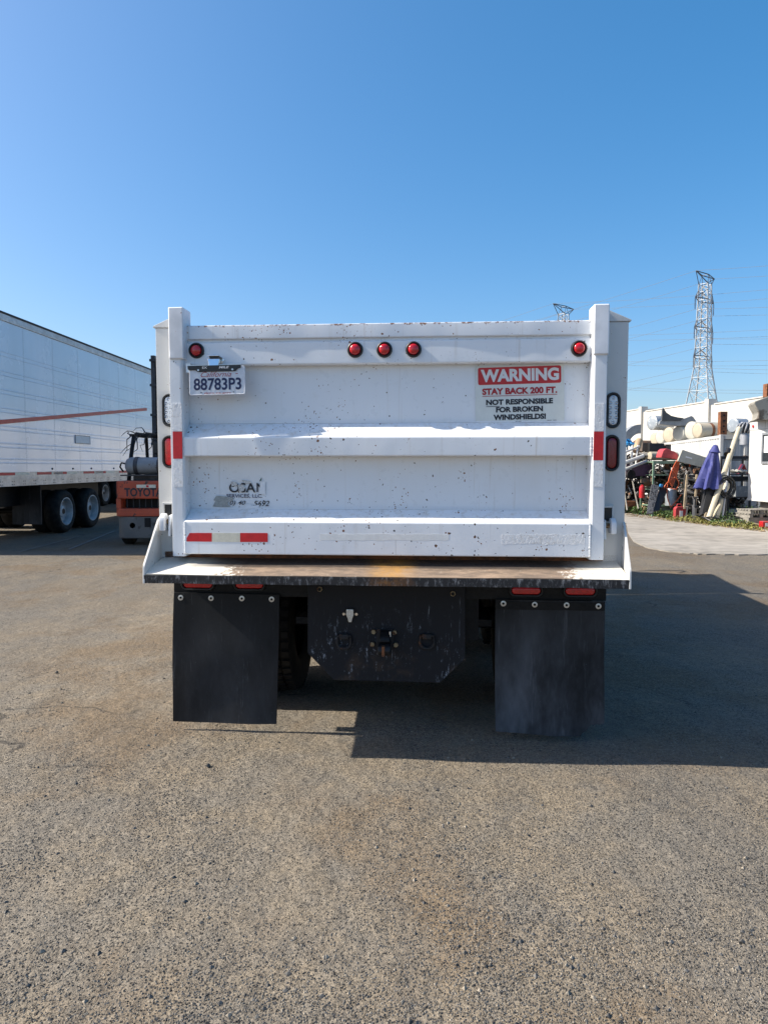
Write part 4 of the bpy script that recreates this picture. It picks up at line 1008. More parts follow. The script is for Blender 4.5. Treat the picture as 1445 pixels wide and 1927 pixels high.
tank_thing('shiny galvanised drum perched above the row of tanks', 'tank_galv', p, TD, 1.15, 13.5 * p.y / F, (), 'drum')
p = on_edge(1190, .1); p.z = ZC - .35
tank_thing('brown sided drum half hidden behind the truck body', 'tank_rusty', p, TD, 1.0, 12 * p.y / F, (), 'drum')
# rusted steel upright on the roof edge
p = on_edge(1346, .1); root = MB()
root.bx(0, .22, 0, .012, 0, .76); root.bx(0, .012, .012, .2, 0, .76); 
up = root.build('steel_upright', 'rust', loc=p, smooth=False); tag(up, 'rust red angle iron standing upright on the container corner', 'angle iron')
for k in range(4): MB().cyl((.11, -.006, .1 + k * .18), (.11, .014, .1 + k * .18), .035, n=10).build('bolt_hole', 'black_steel', up)
p = on_edge(1361, .2); tag(MB().lathe([(0, 0), (.2, .01), (.24, .05), (.24, .5), (.18, .56), (0, .58)], (0, 0, .25), (.9, .3, 0), 18).build('tank', 'tank_galv', loc=p), 'grey tank end beside the rusty angle iron', 'tank')
# grey fairing sheets on top of the tanks
plain('fairing_dark', (.06, .065, .07), .55, var=.25); plain('fairing_grey', (.24, .25, .26), .45, var=.2)
def sheet(name, label, cat, mt, pts, Y, depth, th=.03):
    front = [at(x, y, Y) for x, y in pts]; c0 = sum(front, Vector()) / len(front)
    m = MB(); n = len(front)
    back = [p + Vector((depth * .3, depth, 0)) for p in front]
    m.v = [tuple(p - c0) for p in front] + [tuple(p - c0) for p in back]
    m.f = [tuple(range(n)), tuple(range(n, 2 * n))[::-1]] + [(i, (i + 1) % n, n + (i + 1) % n, n + i) for i in range(n)]
    return tag(m.build(name, mt, loc=c0, bevel=th), label, cat)
yy = on_edge(1265, .6).y
sheet('truck_fairing', 'dark grey pointed roof fairing on top of the tanks', 'fairing', 'fairing_dark', [(1245, 792), (1247, 767), (1249, 768), (1254, 776), (1263, 782), (1275, 785), (1287, 786.5), (1280, 792)], yy, .5)
sheet('truck_fairing', 'pale grey fairing shell lying under the dark pointed fairing', 'fairing', 'fairing_grey', [(1240, 798), (1242, 791), (1262, 789), (1285, 788), (1301, 782), (1305, 785), (1314, 798), (1314, 802), (1290, 801), (1262, 801)], yy + .05, .6)
# plastic truck fender, left edge
m = MB(); n = 14; pts = []
for i in range(n + 1):
    a = R(188 - i * 100 / n); pts.append((math.cos(a), math.sin(a)))
Yf = 30.5; c0 = at(1204, 843, Yf); rr = 44 * Yf / F
m.prism([(x * rr * .82, z * rr) for x, z in pts] + [(x * rr * .50, z * rr * .62) for x, z in reversed(pts)], 'y', 0, .55)
tag(m.build('truck_fender', 'fairing_grey', loc=c0), 'curved grey plastic truck fender beside the truck body', 'fender')
plain('tarp_blue', (.02, .22, .50), .6, var=.3)
m = MB(); rg = random.Random(4)
for i in range(5): m.rock((rg.uniform(-.15, .15), rg.uniform(-.1, .1), rg.uniform(.05, .25)), .2, rg, .7)
tag(m.build('blue_tarp', 'tarp_blue', loc=at(1181, 840, 30.0), smooth=False), 'scrap of bright blue tarp under the grey fender', 'tarp')

# office trailer
off = thing('site_office', 'white portable site office standing at the right edge beside the container', 'office', (10.25, 13.2, 0), 0)
worn('office_white', (.50, .50, .485), (.45, .42, .36), .10, 1.5, .6, soft=.05)
MB().bx(0, 3.0, 0, 6.8, .60, 2.80).build('wall', 'office_white', off)
MB().bx(-.03, 3.03, -.03, 6.83, 2.801, 2.86).build('roof', 'office_white', off)
for yv in (1.2, 2.4, 3.6, 4.8, 6.0): MB().bx(-.004, .0005, yv - .008, yv + .008, .62, 2.78).build('seam', 'decal_grey', off)
MB().bx(-.02, .0, 0, 6.8, .60, .66).build('skirt', 'office_white', off); MB().bx(-.008, -.0005, 0, 6.8, 2.55, 2.57).build('trim', 'decal_grey', off)
wn_ = MB(); y1, y0 = 6.10, 5.0; z0, z1 = 1.62, 2.46
wn_.bx(-.035, .0, y0, y1, z0, z0 + .06); wn_.bx(-.035, .0, y0, y1, z1 - .06, z1); wn_.bx(-.035, 0, y0, y0 + .06, z0 + .06, z1 - .06); wn_.bx(-.035, 0, y1 - .06, y1, z0 + .06, z1 - .06)
w_ = wn_.build('window', 'aluminium_rail', off); MB().bx(-.012, -.002, y0 + .06, y1 - .06, z0 + .06, z1 - .06).build('pane', 'dark_glass', w_)
MB().bx(-.016, -.0125, y1 - .32, y1 - .1, z0 + .30, z1 - .1).build('blind', 'print_white', w_)
for yv in (.4, 3.3, 6.3): MB().bx(.2, .6, yv - .2, yv + .2, 0, .599).build('support_pier', 'concrete', off)
MB().cyl((-.03, 6.6, 2.66), (0, 6.6, 2.66), .04, n=10).build('side_lamp', 'red_lens', off)
# roof vent of the container end and junk on the office roof
p = at(1403, 816, 22.6)
vent = thing('turbine_vent', 'ribbed metal turbine vent next to the site office roof', 'vent', p)
MB().cyl((0, 0, -.35), (0, 0, .02), .17, n=18).build('stem', 'aluminium_rail', vent)
MB().lathe([(.10, 0), (.2, .05), (.24, .16), (.2, .28), (.08, .35), (0, .36)], (0, 0, 0), (0, 0, 1), 20).build('core', 'dark_steel', vent)
for k in range(14):
    a = 2 * math.pi * k / 14; pts = [(math.cos(a + j * .12) * q, math.sin(a + j * .12) * q, z) for j, (q, z) in enumerate(((.17, .0), (.25, .08), (.28, .17), (.24, .28), (.1, .36)))]
    MB().tube(pts, .022, 4).build('blade', 'aluminium_rail', vent)
worn('weathered_panel', (.26, .25, .22), (.10, .085, .07), .45, 3, .8)
sheet('old_body_panel', 'weathered grey body panel lying on the site office roof', 'panel', 'weathered_panel', [(1421, 790), (1427, 786), (1428, 776), (1419, 759), (1420, 755), (1450, 744), (1470, 752), (1465, 790)], 18.8, .8)
tag(MB().bx(-.12, .12, -.1, .1, 0, .35).build('metal_box', 'rust', loc=at(1447, 747, 19.2), bevel=.01), 'small brown metal box on the weathered roof panel', 'box')

# ------------------------------------------------------------------ the junk row
def Yb(px): return 23.7 - (px - 1175) * .0241
def junk_box(name, label, cat, mt, x0, x1, y0, y1, Y, depth=.4, tilt=0., bevel=.01):
    a = at(x0, y1, Y); b = at(x1, y0, Y)
    w, h = b.x - a.x, b.z - a.z
    o = MB().bx(-w / 2, w / 2, 0, depth, 0, h).build(name, mt, loc=((a.x + b.x) / 2, Y, a.z), rot=(0, tilt, 0), bevel=bevel)
    return tag(o, label, cat)
plain('rack_green', (.17, .27, .19), .55, var=.3, scale=5)
plain('shelf_dark', (.04, .042, .045), .6, var=.4)
def rack(name, label, mt, x0, x1, ytop, Y, depth, levels, post=.05):
    a = at(x0, 900, Y); b = at(x1, 900, Y); zt = at(x0, ytop, Y).z
    r = thing(name, label, 'shelf', ((a.x + b.x) / 2, Y, 0)); w = (b.x - a.x) / 2
    for sx_ in (-1, 1):
        for yy in (0, depth): MB().bx(sx_ * w - post / 2, sx_ * w + post / 2, yy - post / 2, yy + post / 2, 0, zt).build('post', mt, r)
    for z in levels: MB().bx(-w + .03, w - .03, .03, depth - .03, z - .03, z).build('shelf', mt, r)
    for yy in (0, depth): MB().bx(-w + post / 2, w - post / 2, yy - .02, yy + .02, zt - .09, zt - .002).build('beam', mt, r)
    return r
g1 = rack('steel_rack', 'tall green steel rack under the red engine cover', 'rack_green', 1229, 1284, 867, 21.7, 1.0, (.35, .85, 1.30, 1.70))
g2 = rack('steel_shelf', 'dark steel shelf crowded with parts behind the truck body', 'shelf_dark', 1150, 1222, 870, 23.2, .9, (.3, .75, 1.2, 1.64))
g3 = rack('steel_shelf', 'dark steel shelf standing in front of the container doors', 'shelf_dark', 1371, 1412, 858, 21.6, .5, (.30, .62, 1.12, 1.32, 1.76))
g4 = rack('steel_shelf', 'low dark shelf between the green rack and the blue umbrella', 'shelf_dark', 1289, 1322, 893, 21.0, .7, (.3, .75, 1.2))
plain('battery_black', (.02, .02, .022), .4, var=.3); plain('box_brown', (.12, .09, .07), .7, var=.4)
junk_box('battery_box', 'black plastic battery box on the container side shelf', 'box', 'battery_black', 1222, 1250, 834, 851, 24.6, .5)
junk_box('metal_case', 'small brown case left of the black battery box', 'box', 'box_brown', 1208, 1220, 833, 849, 24.8, .4, .05)
junk_box('wooden_block', 'short brown wooden block right of the battery box', 'block', 'box_brown', 1252, 1263, 836, 850, 24.7, .3)
tank_thing('pale cylinder lying above the green rack', 'tank_cream', at(1221, 866, 23.4), Vector((.95, .3, 0)), 1.1, 8 * 23.4 / F, name='metal_cylinder')
tank_thing('cream cylinder end left of the pale cylinder above the rack', 'tank_cream', at(1208, 866, 23.8), Vector((.8, .6, 0)), .8, 7.5 * 23.8 / F, name='metal_cylinder')
tank_thing('dark rusty cylinder lying low on the rack', 'tank_rusty', at(1207, 915, 22.2), Vector((.97, .24, 0)), 1.0, 7.5 * 22.2 / F, name='metal_cylinder')
plain('faded_red', (.40, .045, .05), .5, var=.35, scale=4); plain('box_beige', (.42, .41, .35), .65, var=.15)
# red moulded engine cover
m = MB(); p0 = at(1244, 861, 21.6)
prof = [(0, 0), (.02, .10), (.06, .22), (.14, .28), (.26, .25), (.33, .20), (.38, .20), (.50, .12), (.54, -.02), (.50, -.06), (.25, -.02)]
m.prism(prof, 'y', 0, .45); tag(m.build('engine_cover', 'faded_red', loc=p0, bevel=.03), 'faded red moulded cover on top of the green rack', 'cover')
sheet('beige_case', 'large beige case tilted against the container side', 'case', 'box_beige', [(1275, 868), (1284, 846), (1333, 862), (1330, 872), (1323, 880), (1300, 874)], 21.3, .35, .008)
tag(MB().bx(-.10, .10, -.004, 0, -.02, .02).build('case_label', 'print_white', loc=at(1296, 861, 21.295), rot=(0, R(16), 0)), 'white label stuck on the tilted beige case', 'label')
plain('bin_purple', (.085, .04, .075), .6, var=.3)
m = MB(); m.prism([(-.42, 0), (.36, 0), (.46, .36), (-.5, .36)], 'y', 0, .5); tag(m.build('plastic_bin', 'bin_purple', loc=at(1205, 896, 22.4), bevel=.01), 'dark purple plastic bin on the left shelf', 'bin')
# white frames and tubes behind the truck edge
plain('tube_white', (.48, .48, .46), .5, var=.15)
for k, (a, b, w) in enumerate((((1173, 852), (1203, 840), .035), ((1172, 872), (1210, 858), .06), ((1174, 884), (1216, 868), .05), ((1176, 906), (1178, 842), .03), ((1186, 900), (1190, 838), .03), ((1196, 876), (1200, 838), .03), ((1172, 862), (1196, 878), .04), ((1172, 893), (1188, 876), .06))):
    Yk = 22.0 + .07 * k
    tag(MB().tube([at(*a, Yk), at(*b, Yk + .3)], w, 8).build('white_tube', 'tube_white'), 'white metal tube in the tangle beside the truck body', 'tube', 'tangle of white tubes')
plain('cardboard', (.40, .28, .17), .8, var=.2)
tag(MB().cyl(at(1196, 850, 23.0), at(1203, 828, 23.2), .11, n=14).build('cardboard_tube', 'cardboard'), 'brown cardboard tube standing between the tanks and the white tubes', 'tube')
# orange extension cord
plain('cord_orange', (.52, .10, .035), .5, var=.2)
rg = random.Random(12)
def loop(px0, py0, px1, py1, Y, bulge, n=18):
    pts = []
    for i in range(n + 1):
        t_ = i / n; x = px0 + (px1 - px0) * t_ + bulge * math.sin(math.pi * t_); y = py0 + (py1 - py0) * t_
        pts.append(at(x, y, Y + .05 * math.sin(5 * t_)))
    return pts
cord = MB()
for k in range(5): cord.tube(loop(1274 + k * 1.2, 866, 1258 + k * 1.5, 905 + 3 * k, 21.45, -2 + k), .018, 5)
cord.tube(loop(1258, 905, 1262, 955, 21.4, -5) + loop(1262, 955, 1293, 890, 21.4, 9)[1:] + loop(1293, 890, 1296, 868, 21.4, 3)[1:], .016, 5)
cord.tube(loop(1270, 898, 1250, 916, 21.4, -3) + loop(1250, 916, 1272, 921, 21.4, 0)[1:] + loop(1272, 921, 1272, 898, 21.4, 5)[1:], .014, 5)
tag(cord.build('extension_cord', 'cord_orange'), 'orange extension cord hanging in loops from the green rack', 'cord')
# rubber mat slabs
t = NT('mat_rubber')
t.set(Base_Color=t.mix(t.rng(t.vor(16, 'Distance', t.scale((1, 1, 1))), .25, .45), (.012, .012, .014), (.07, .075, .085)), Roughness=.7); t.bump(t.vor(16), .8, .02)
def slab(name, label, cat, mt, quad, Y0_, Y1_, th):
    a = [at(quad[0][0], quad[0][1], Y0_), at(quad[1][0], quad[1][1], Y0_), at(quad[2][0], quad[2][1], Y1_), at(quad[3][0], quad[3][1], Y1_)]
    c0 = sum(a, Vector()) / 4; nrm = (a[1] - a[0]).cross(a[3] - a[0]).normalized() * th
    m = MB(); m.v = [tuple(p - c0) for p in a] + [tuple(p - c0 + nrm) for p in a]
    m.f = [(0, 1, 2, 3), (7, 6, 5, 4), (0, 4, 5, 1), (1, 5, 6, 2), (2, 6, 7, 3), (3, 7, 4, 0)]
    return tag(m.build(name, mt, loc=c0, smooth=False), label, cat)
slab('rubber_mat', 'perforated black rubber mat propped against the rack', 'mat', 'mat_rubber', [(1216, 968), (1227, 968), (1240, 916), (1225, 913)], 20.9, 21.5, .06)
slab('rubber_mat', 'plain black rubber mat behind the perforated mat', 'mat', 'battery_black', [(1228, 964), (1240, 962), (1256, 922), (1241, 918)], 21.1, 21.55, .06)
junk_box('blue_bottle', 'small bright blue bottle on top of the rubber mats', 'bottle', 'tarp_blue', 1241, 1247, 911, 917, 21.4, .1, .3, .02)
# fire extinguisher, gas can, jack stand, ladder
plain('extinguisher_red', (.45, .015, .02), .3, var=.2, coat=.4)
p = at(1207.5, 937, 22.0); fe = MB().lathe([(0, 0), (.08, .0), (.085, .02), (.085, .30), (.07, .36), (.03, .39), (.03, .42), (0, .42)], (0, 0, 0), (0, 0, 1), 16).build('fire_extinguisher', 'extinguisher_red', loc=p)
tag(fe, 'red fire extinguisher standing on the left shelf', 'extinguisher'); MB().bx(-.08, .04, -.02, .02, .42, .47).build('handle', 'black_steel', fe)
pc_ = at(1282, 966, 20.6)
m = MB().prism([(-.17, 0), (.17, 0), (.17, .28), (.05, .36), (-.12, .36), (-.17, .30)], 'y', 0, .2); gc = m.build('fuel_can', 'faded_red', loc=(pc_.x, 20.6, 0.02), bevel=.02); tag(gc, 'faded red fuel can in the weeds below the green rack', 'fuel can')
MB().tube([(-.1, .1, .35), (-.08, .1, .43), (.02, .1, .43), (.05, .1, .35)], .018, 6).build('handle', 'faded_red', gc); MB().bx(-.05, .04, -.012, 0, .05, .24).build('label_panel', 'print_white', gc)
pj = on_ground(1306, 981); jk = thing('jack_stand', 'grey steel jack stand on the weedy edge before the umbrella', 'jack stand', pj, R(15))
plain('jack_grey', (.12, .12, .125), .5, .4, var=.3)
for k in range(4):
    a = R(45 + 90 * k); e = Vector((math.cos(a), math.sin(a), 0))
    MB().prism([(0, 0), (.05, 0), (.0, .40), (-.03, .40)], 'y', -.035, .035).build('leg', 'jack_grey', jk, rot=(0, 0, a), loc=e * .20)
MB().bx(-.05, .05, -.05, .05, .38, .46).build('collar', 'jack_grey', jk, .01); MB().bx(-.025, .025, -.025, .025, .46, .66).build('ratchet_bar', 'jack_grey', jk); MB().prism([(-.07, .66), (.07, .66), (.09, .71), (.05, .69), (-.05, .69), (-.09, .71)], 'y', -.03, .03).build('saddle', 'jack_grey', jk)
plain('old_wood', (.30, .24, .16), .85, var=.4, scale=5); plain('grey_wood', (.25, .235, .205), .85, var=.4, scale=5)
ld = thing('wooden_ladder', 'short pale wooden ladder leaning between the rack and the umbrella', 'ladder')
for a, b in (((1293, 893), (1287, 958)), ((1311, 893), (1307, 962))): MB().tube([at(*a, 20.95), at(*b, 20.6)], .035, 4).build('rail', 'old_wood', ld)
for k in range(4): y = 902 + k * 16; MB().tube([at(1292 - k * 1.4, y, 20.9 - k * .07), at(1310.5 - k, y + 1, 20.9 - k * .07)], .03, 4).build('rung', 'grey_wood', ld)
# closed blue umbrella
plain('umbrella_cloth', (.036, .045, .19), .75, var=.25, scale=3); plain('umbrella_bag', (.016, .017, .02), .6, var=.3)
Yu = 20.0; pt0 = at(1346, 838, Yu); pb = on_ground(1316, 976); pb = Vector((pb.x, Yu - .3, 0))
umb = thing('patio_umbrella', 'folded blue patio umbrella leaning against the container corner', 'umbrella', (0, 0, 0))
MB().tube([pt0, at(1318, 972, Yu - .25)], .025, 8).build('pole', 'black_steel', umb)
m = MB(); n = 28; rows = 9
for j in range(rows + 1):
    t_ = j / rows; cpt = at(1345 + (1331 - 1345) * t_, 840 + (919 - 840) * t_, Yu - .1 * t_)
    rad = (.07 + .24 * t_ ** .8)
    for i in range(n):
        a = 2 * math.pi * i / n; f_ = rad * (1 + .32 * math.cos(7 * a + 1.3 * t_) * min(1, t_ * 2)) ; sag_ = .03 * math.cos(7 * a) * (t_ > .95)
        m.v.append((cpt.x + f_ * math.cos(a) * 1.0, cpt.y + f_ * math.sin(a) * .8, cpt.z + sag_))
for j in range(rows):
    for i in range(n): m.f.append((j * n + i, j * n + (i + 1) % n, (j + 1) * n + (i + 1) % n, (j + 1) * n + i))
m.build('canopy', 'umbrella_cloth', umb, ang=70)
m = MB(); prf = ((.0, .02), (.09, .05), (.14, -.07), (.17, -.16))
cpt = at(1346, 840, Yu - .02)
m.lathe([(.001, .05), (.06, .03), (.10, -.06), (.155, -.17)], cpt, (.12, 0, .99), 18); m.build('top_vent', 'umbrella_cloth', umb)
slab('black_duffel', 'black bag hanging below the folded umbrella', 'bag', 'umbrella_bag', [(1314, 972), (1328, 974), (1345, 922), (1325, 918)], 19.75, 20.1, .22)
# leaning pipes, rods, hose coil
plain('pvc', (.46, .415, .31), .5, var=.12)
def pole(name, label, cat, mt, a, b, Ya, Yb_, r, n=12, cap=None):
    return tag(MB().cyl(at(*a, Ya), at(*b, Yb_), r, n=n).build(name, mt), label, cat)
pp = pole('plastic_pipe', 'long cream pipe leaning high against the container corner', 'pipe', 'pvc', (1391, 806), (1333, 977), 21.2, 19.2, .075, 16)
MB().cyl(at(1371, 847, 20.72), at(1368.5, 855, 20.62), .10, n=14).build('coupling', 'black_plastic', pp)
pole('plastic_pipe', 'short cream pipe behind the long leaning pipe', 'pipe', 'pvc', (1368, 912), (1345, 978), 20.4, 19.4, .085, 16)
pole('steel_pole', 'thin grey steel pole right of the cream pipes', 'pole', 'aluminium_rail', (1373, 862), (1359, 977), 20.9, 19.4, .028, 8)
pole('steel_pole', 'dark pole beside the thin grey steel pole', 'pole', 'dark_steel', (1370, 880), (1364, 974), 21.0, 19.6, .022, 8)
pole('wooden_stick', 'brown stick leaning below the umbrella', 'stick', 'old_wood', (1336, 935), (1325, 977), 20.1, 19.4, .03, 6)
pole('wooden_stick', 'reddish brown stick leaning beside the black bag', 'stick', 'rust', (1340, 930), (1328, 976), 20.2, 19.5, .025, 6)
pole('wooden_stick', 'thin pale stick propped near the truck body', 'stick', 'grey_wood', (1174, 918), (1180, 960), 22.5, 22.0, .022, 6)
pole('wooden_stick', 'pale stick leaning across the left shelf', 'stick', 'grey_wood', (1189, 900), (1201, 957), 22.5, 21.9, .022, 6)
plain('hose_black', (.018, .018, .019), .5, var=.3)
m = MB(); cc = at(1365, 913, 19.9)
for k in range(11):
    r_ = .16 + .012 * k; ph = rg.uniform(-.15, .15); pts = []
    for i in range(28):
        a = 2 * math.pi * i / 28; pts.append((cc.x + r_ * .85 * math.cos(a) + ph * .25, cc.y + rg.uniform(-.012, .012) - .02 * (k % 4), cc.z + r_ * 1.1 * math.sin(a) - .03 * ph * k - .03))
    m.tube(pts, .013, 5, True)
tag(m.build('hose_coil', 'hose_black'), 'coil of black hose hung on the leaning pipes', 'hose')
plain('ivory_bag', (.58, .57, .53), .7, var=.3)
m = MB(); 
for i in range(4): m.rock((i * .12 - .18, 0, .07), .14, rg, .65)
pz = at(1390, 895, 21.75); tag(m.build('plastic_bag', 'ivory_bag', loc=(pz.x, 21.75, 1.325), smooth=False), 'crumpled white bag on the shelf before the container doors', 'bag')
m = MB().prism([(-.13, 0), (.16, 0), (.02, .30)], 'y', 0, .2); tag(m.build('red_triangle', 'extinguisher_red', loc=(at(1400, 890, 21.9).x, 21.95, 1.325)), 'red triangular warning marker behind the white bag', 'marker')
tag(MB().bx(-.22, .2, 0, .35, 0, .32).build('metal_box', 'tank_galv', loc=(at(1398, 925, 21.7).x, 21.7, .625), bevel=.01), 'light metal box on the middle of the door shelf', 'box')
tag(MB().bx(-.3, .28, 0, .35, 0, .12).build('tool_case', 'battery_black', loc=(at(1392, 905, 21.7).x, 21.7, 1.125), bevel=.01), 'flat black case below the white bag', 'case')
m = MB().rock((0, 0, .07), .15, rg, .5); tag(m.build('rag', 'box_brown', loc=(at(1402, 866, 21.8).x, 21.8, 1.765), smooth=False), 'brown rag on the top of the door shelf', 'rag')
# concrete blocks on a pallet by the office
plain('block_grey', (.24, .225, .195), .9, var=.25, scale=9, bump=.3)
pb0 = on_ground(1428, 990)
blk = thing('pallet_stack', 'weathered wooden pallet propped on a concrete block by the site office', 'pallet', (pb0.x, pb0.y, 0), R(8))
bm_ = MB(); bm_.bx(-.30, .75, 0, .06, .02, .22); bm_.bx(-.30, .75, .30, .36, .02, .22)
for x in (-.30, -.02, .26, .54, .69): bm_.bx(x, x + .06, .06, .30, .02, .22)
bm_.build('concrete_block', 'block_grey', blk)
for x in (-.28, .0, .28, .56): MB().bx(x, x + .09, -.02, .55, .222, .30).build('bearer', 'grey_wood', blk)
for k in range(5): MB().bx(-.30, .72, -.02 + k * .12, .07 + k * .12, .302, .325).build('board', 'grey_wood', blk)
for x in (-.25, .03, .30, .56): MB().bx(x, x + .09, 0, .55, .327, .40).build('bearer', 'grey_wood', blk)
for k in range(5): MB().bx(-.27, .72, -.01 + k * .12, .08 + k * .12, .402, .43).build('board', 'grey_wood', blk)
# cables on the ground and small debris
m = MB(); cg = on_ground(1375, 987)
for k in range(7):
    pts = []; rx, ry = rg.uniform(.3, .75), rg.uniform(.25, .5); ox, oy = rg.uniform(-.5, .5), rg.uniform(-.1, .7)
    for i in range(24): a = 2 * math.pi * i / 24; pts.append((cg.x + ox + rx * math.cos(a), cg.y + oy + ry * math.sin(a), .04 + .16 * max(0, math.sin(a + k)) ** 2))
    m.tube(pts, .018, 5, True)
tag(m.build('ground_cable', 'hose_black'), 'loops of black cable lying in the weeds below the shelf', 'cable')
a = on_ground(1433, 983); b = on_ground(1449, 992)
tag(MB().cyl((a.x, a.y, .10), (b.x, b.y, .08), .05, n=10).build('terracotta_pipe', 'cord_orange'), 'short orange pipe lying by the pallet', 'pipe')
p = on_ground(1440, 994); fj = MB().bx(-.12, .1, -.1, .1, 0, .16).build('floor_jack', 'extinguisher_red', loc=(p.x, p.y, .02), bevel=.02); tag(fj, 'small red jack at the right edge of the weeds', 'jack')
MB().bx(-.06, .04, -.104, -.1, .03, .12).build('decal', 'print_white', fj)
slab('plank', 'brown plank lying under the cables in the weeds', 'plank', 'old_wood', [(1405, 985), (1430, 990), (1436, 985), (1412, 980)], 18.3, 18.6, .03)
junk_box('brick_block', 'reddish wooden beam on the ground by the truck body', 'beam', 'rust', 1168, 1196, 943, 953, 22.6, .2)
m = MB().lathe([(0, 0), (.10, 0), (.13, .08), (.12, .25), (.07, .38), (.05, .40)], (0, 0, 0), (0, 0, 1), 14); p = on_ground(1213, 968); tag(m.build('clay_jug', 'cardboard', loc=p), 'tan jug standing in the weeds by the rubber mat', 'jug')
m = MB(); p = on_ground(1254, 973)
m.prism([(-.16, 0), (.16, 0), (.18, .25), (.02, .42), (-.12, .30)], 'y', 0, .05); tag(m.build('slate_panel', 'weathered_panel', loc=(p.x, p.y, .0), rot=(R(-20), 0, 0)), 'small grey slab leaning in the weeds', 'slab')
m = MB()
for k in range(3): m.cyl((k * .16 - .14, 0, .02), (k * .16 - .14, 0, .5), .08, n=12)
tag(MB().lathe([(0, 0), (.16, 0), (.17, .45), (.13, .52), (0, .52)], (0, 0, 0), (0, 0, 1), 16).build('metal_can', 'tank_galv', loc=(at(1262, 940, 21.6).x, 21.6, .36)), 'shiny metal can on the lower shelf of the green rack', 'can')
# wheel on the left shelf
p = at(1187, 893, 22.1); wh = MB().lathe([(.09, -.03), (.14, -.035), (.155, 0), (.14, .035), (.09, .03), (.03, .02), (0.0, .02)], p, (.25, -1, 0), 18).build('cart_wheel', 'tyre_rubber'); tag(wh, 'small black cart wheel below the purple bin', 'wheel')

# heaps of small scrap on the shelves (beyond counting)
plain('scrap_dark', (.035, .033, .032), .6, .3, var=.6, scale=4); plain('scrap_pale', (.34, .33, .31), .6, .2, var=.5, scale=4); worn('scrap_rust', (.16, .08, .045), (.06, .05, .045), .5, 6, .8)
rg = random.Random(21)
zones = [(1168, 1224, 23.3, .85, (.3, .75, 1.2, 1.64), .30), (1230, 1283, 21.8, .95, (.35, .85, 1.30), .34), (1290, 1321, 21.1, .65, (.3, .75, 1.2), .3), (1373, 1410, 21.7, .4, (.30,), .22), (1300, 1330, 21.9, .5, (1.45,), .2), (1285, 1312, 21.9, .4, (1.5,), .25)]
heaps = {'scrap_dark': MB(), 'scrap_pale': MB(), 'scrap_rust': MB()}
for x0, x1, Y, dp, levels, hh in zones:
    for lv in levels:
        a = at(x0, 900, Y).x; b = at(x1, 900, Y).x
        for k in range(int((b - a) * 110)):
            q = rg.random(); mt = 'scrap_dark' if q < .55 else 'scrap_pale' if q < .78 else 'scrap_rust'
            c = Vector((rg.uniform(a, b), Y + rg.uniform(0, dp), lv + rg.random() ** 1.5 * hh + .03)); s_ = rg.uniform(.03, .11)
            rot = Matrix.Rotation(rg.uniform(0, 3), 3, Vector((rg.uniform(-1, 1), rg.uniform(-1, 1), rg.uniform(-1, 1))).normalized())
            typ = rg.random()
            if typ < .35: heaps[mt].box(c, (s_ * rg.uniform(.5, 2), s_, s_ * rg.uniform(.3, 1)), rot)
            elif typ < .6: d_ = rot @ Vector((0, 0, s_ * 1.8)); heaps[mt].cyl(c - d_, c + d_, s_ * rg.uniform(.2, .7), n=8)
            elif typ < .8:
                pts = [c + rot @ Vector((math.cos(i * .79) * s_, math.sin(i * .79) * s_, 0)) for i in range(8)]; heaps[mt].tube(pts, .012, 4, True)
            else: heaps[mt].rock(c, s_ * .8, rg)
for k in range(420):                              # bulky dark scrap against the container's foot
    px = rg.uniform(1185, 1350); z = rg.random() ** 1.3 * 1.5; Yk = 22.75 + (1350 - px) * .018 + rg.uniform(-.25, .25); c = at(px, 900, Yk); c.z = z + .05; s_ = rg.uniform(.07, .2)
    if c.x > 10.85 + .154 * (Yk - 23.3): c.x = 10.8 + .154 * (Yk - 23.3) - rg.random() * .4
    rot = Matrix.Rotation(rg.uniform(0, 3), 3, Vector((rg.uniform(-1, 1), rg.uniform(-1, 1), rg.uniform(-1, 1))).normalized())
    heaps['scrap_dark' if rg.random() < .72 else 'scrap_rust' if rg.random() < .6 else 'scrap_pale'].box(c, (s_ * rg.uniform(.6, 2.2), s_ * .6, s_ * rg.uniform(.4, 1.3)), rot)
for k_, mbk in heaps.items(): tag(mbk.build('scrap_heap', k_, smooth=False), {'scrap_dark': 'dark scrap metal heaped on the junk shelves', 'scrap_pale': 'pale scrap parts heaped on the junk shelves', 'scrap_rust': 'rusty scrap heaped on the junk shelves'}[k_], 'scrap', kind='stuff')

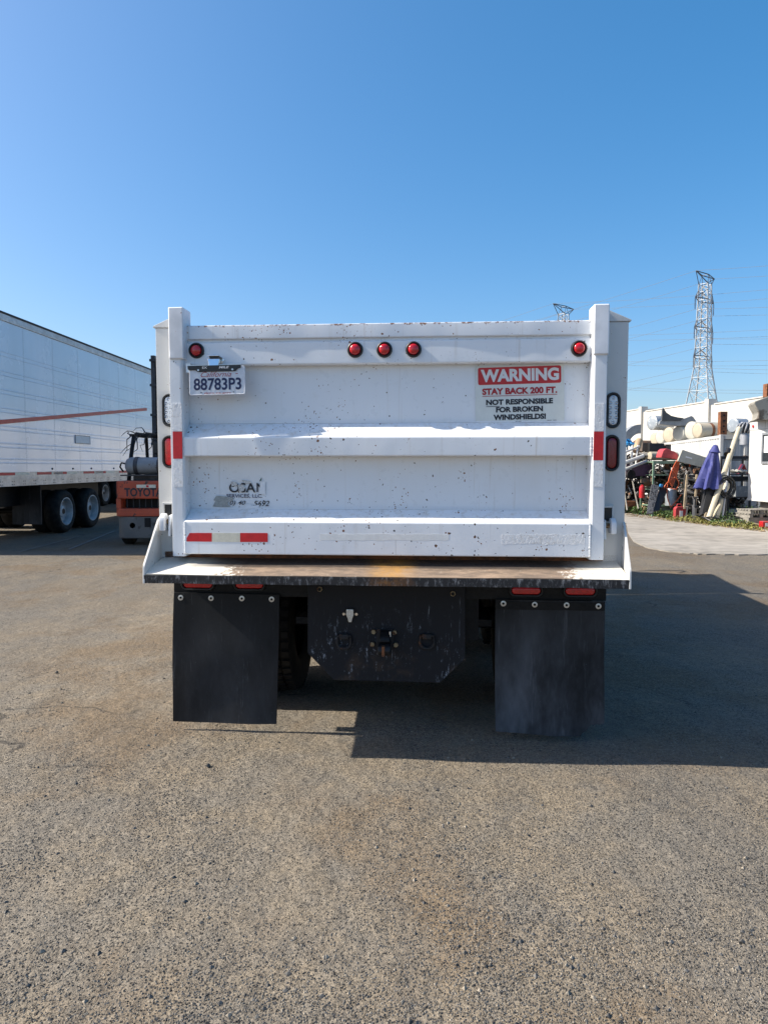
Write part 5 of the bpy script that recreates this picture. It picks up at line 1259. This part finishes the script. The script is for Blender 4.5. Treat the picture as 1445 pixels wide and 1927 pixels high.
# weeds along the edge of the concrete
plain('weed_green', (.060, .115, .025), .6, var=.4, scale=9); plain('weed_yellow', (.20, .19, .045), .7, var=.4, scale=9); plain('dry_litter', (.24, .17, .09), .85, var=.5, scale=9)
for nm, mt, spots, lab in (('weeds', 'weed_green', [(1180 + k * 5, 964 + k * .8, .28) for k in range(9)] + [(1236 + k * 5, 972 + k * .6, .2) for k in range(7)] + [(1268 + k * 4, 977, .24) for k in range(5)] + [(1347, 975, .5), (1352, 985, .2), (1375, 980, .3), (1380, 988, .25), (1388, 992, .2), (1408, 975, .4), (1430, 980, .45), (1434, 985, .3), (1200, 925, .5), (1196, 905, .5), (1360, 990, .15), (1400, 992, .15), (1218, 962, .3), (1245, 958, .5), (1262, 960, .4), (1300, 962, .5)], 'green weeds growing along the concrete edge'),
                           ('yellow_weeds', 'weed_yellow', [(1250 + k * 7 + rg.uniform(-5, 5), 976 + k * .9 + rg.uniform(-3, 3), rg.uniform(.03, .16)) for k in range(26) if k % 4], 'yellowing ground weeds along the concrete edge')):
    m = MB()
    for px, py, hgt in spots:
        p = on_ground(px, max(py, 962))
        for k in range(150 if nm == 'weeds' else 90):
            a = rg.uniform(0, 6.28); d_ = rg.random() ** .6 * (.30 if nm == 'weeds' else .26); c = Vector((p.x + math.cos(a) * d_, p.y + .15 + math.sin(a) * d_, rg.random() * hgt * (1.15 - d_ * 1.6) + .02))
            s_ = rg.uniform(.02, .05); rot = Matrix.Rotation(rg.uniform(0, 6.28), 3, 'Z') @ Matrix.Rotation(rg.uniform(-1.1, 1.1), 3, 'X')
            b_ = len(m.v); m.v += [tuple(c + rot @ Vector(q)) for q in ((0, -s_, 0), (s_ * .5, 0, .006), (0, s_, 0), (-s_ * .5, 0, .006))]; m.f.append((b_, b_ + 1, b_ + 2, b_ + 3))
    tag(m.build(nm, mt, smooth=False), lab, 'weeds', kind='stuff')
m = MB()
for k in range(900):
    px = rg.uniform(1178, 1460); p = on_ground(px, 968 + (px - 1178) * .118 + rg.uniform(-6, 4)); m.rock((p.x, p.y, .02), rg.uniform(.015, .05), rg, .4)
tag(m.build('ground_litter', 'dry_litter', smooth=False), 'dry leaves and grit along the concrete edge', 'litter', kind='stuff')
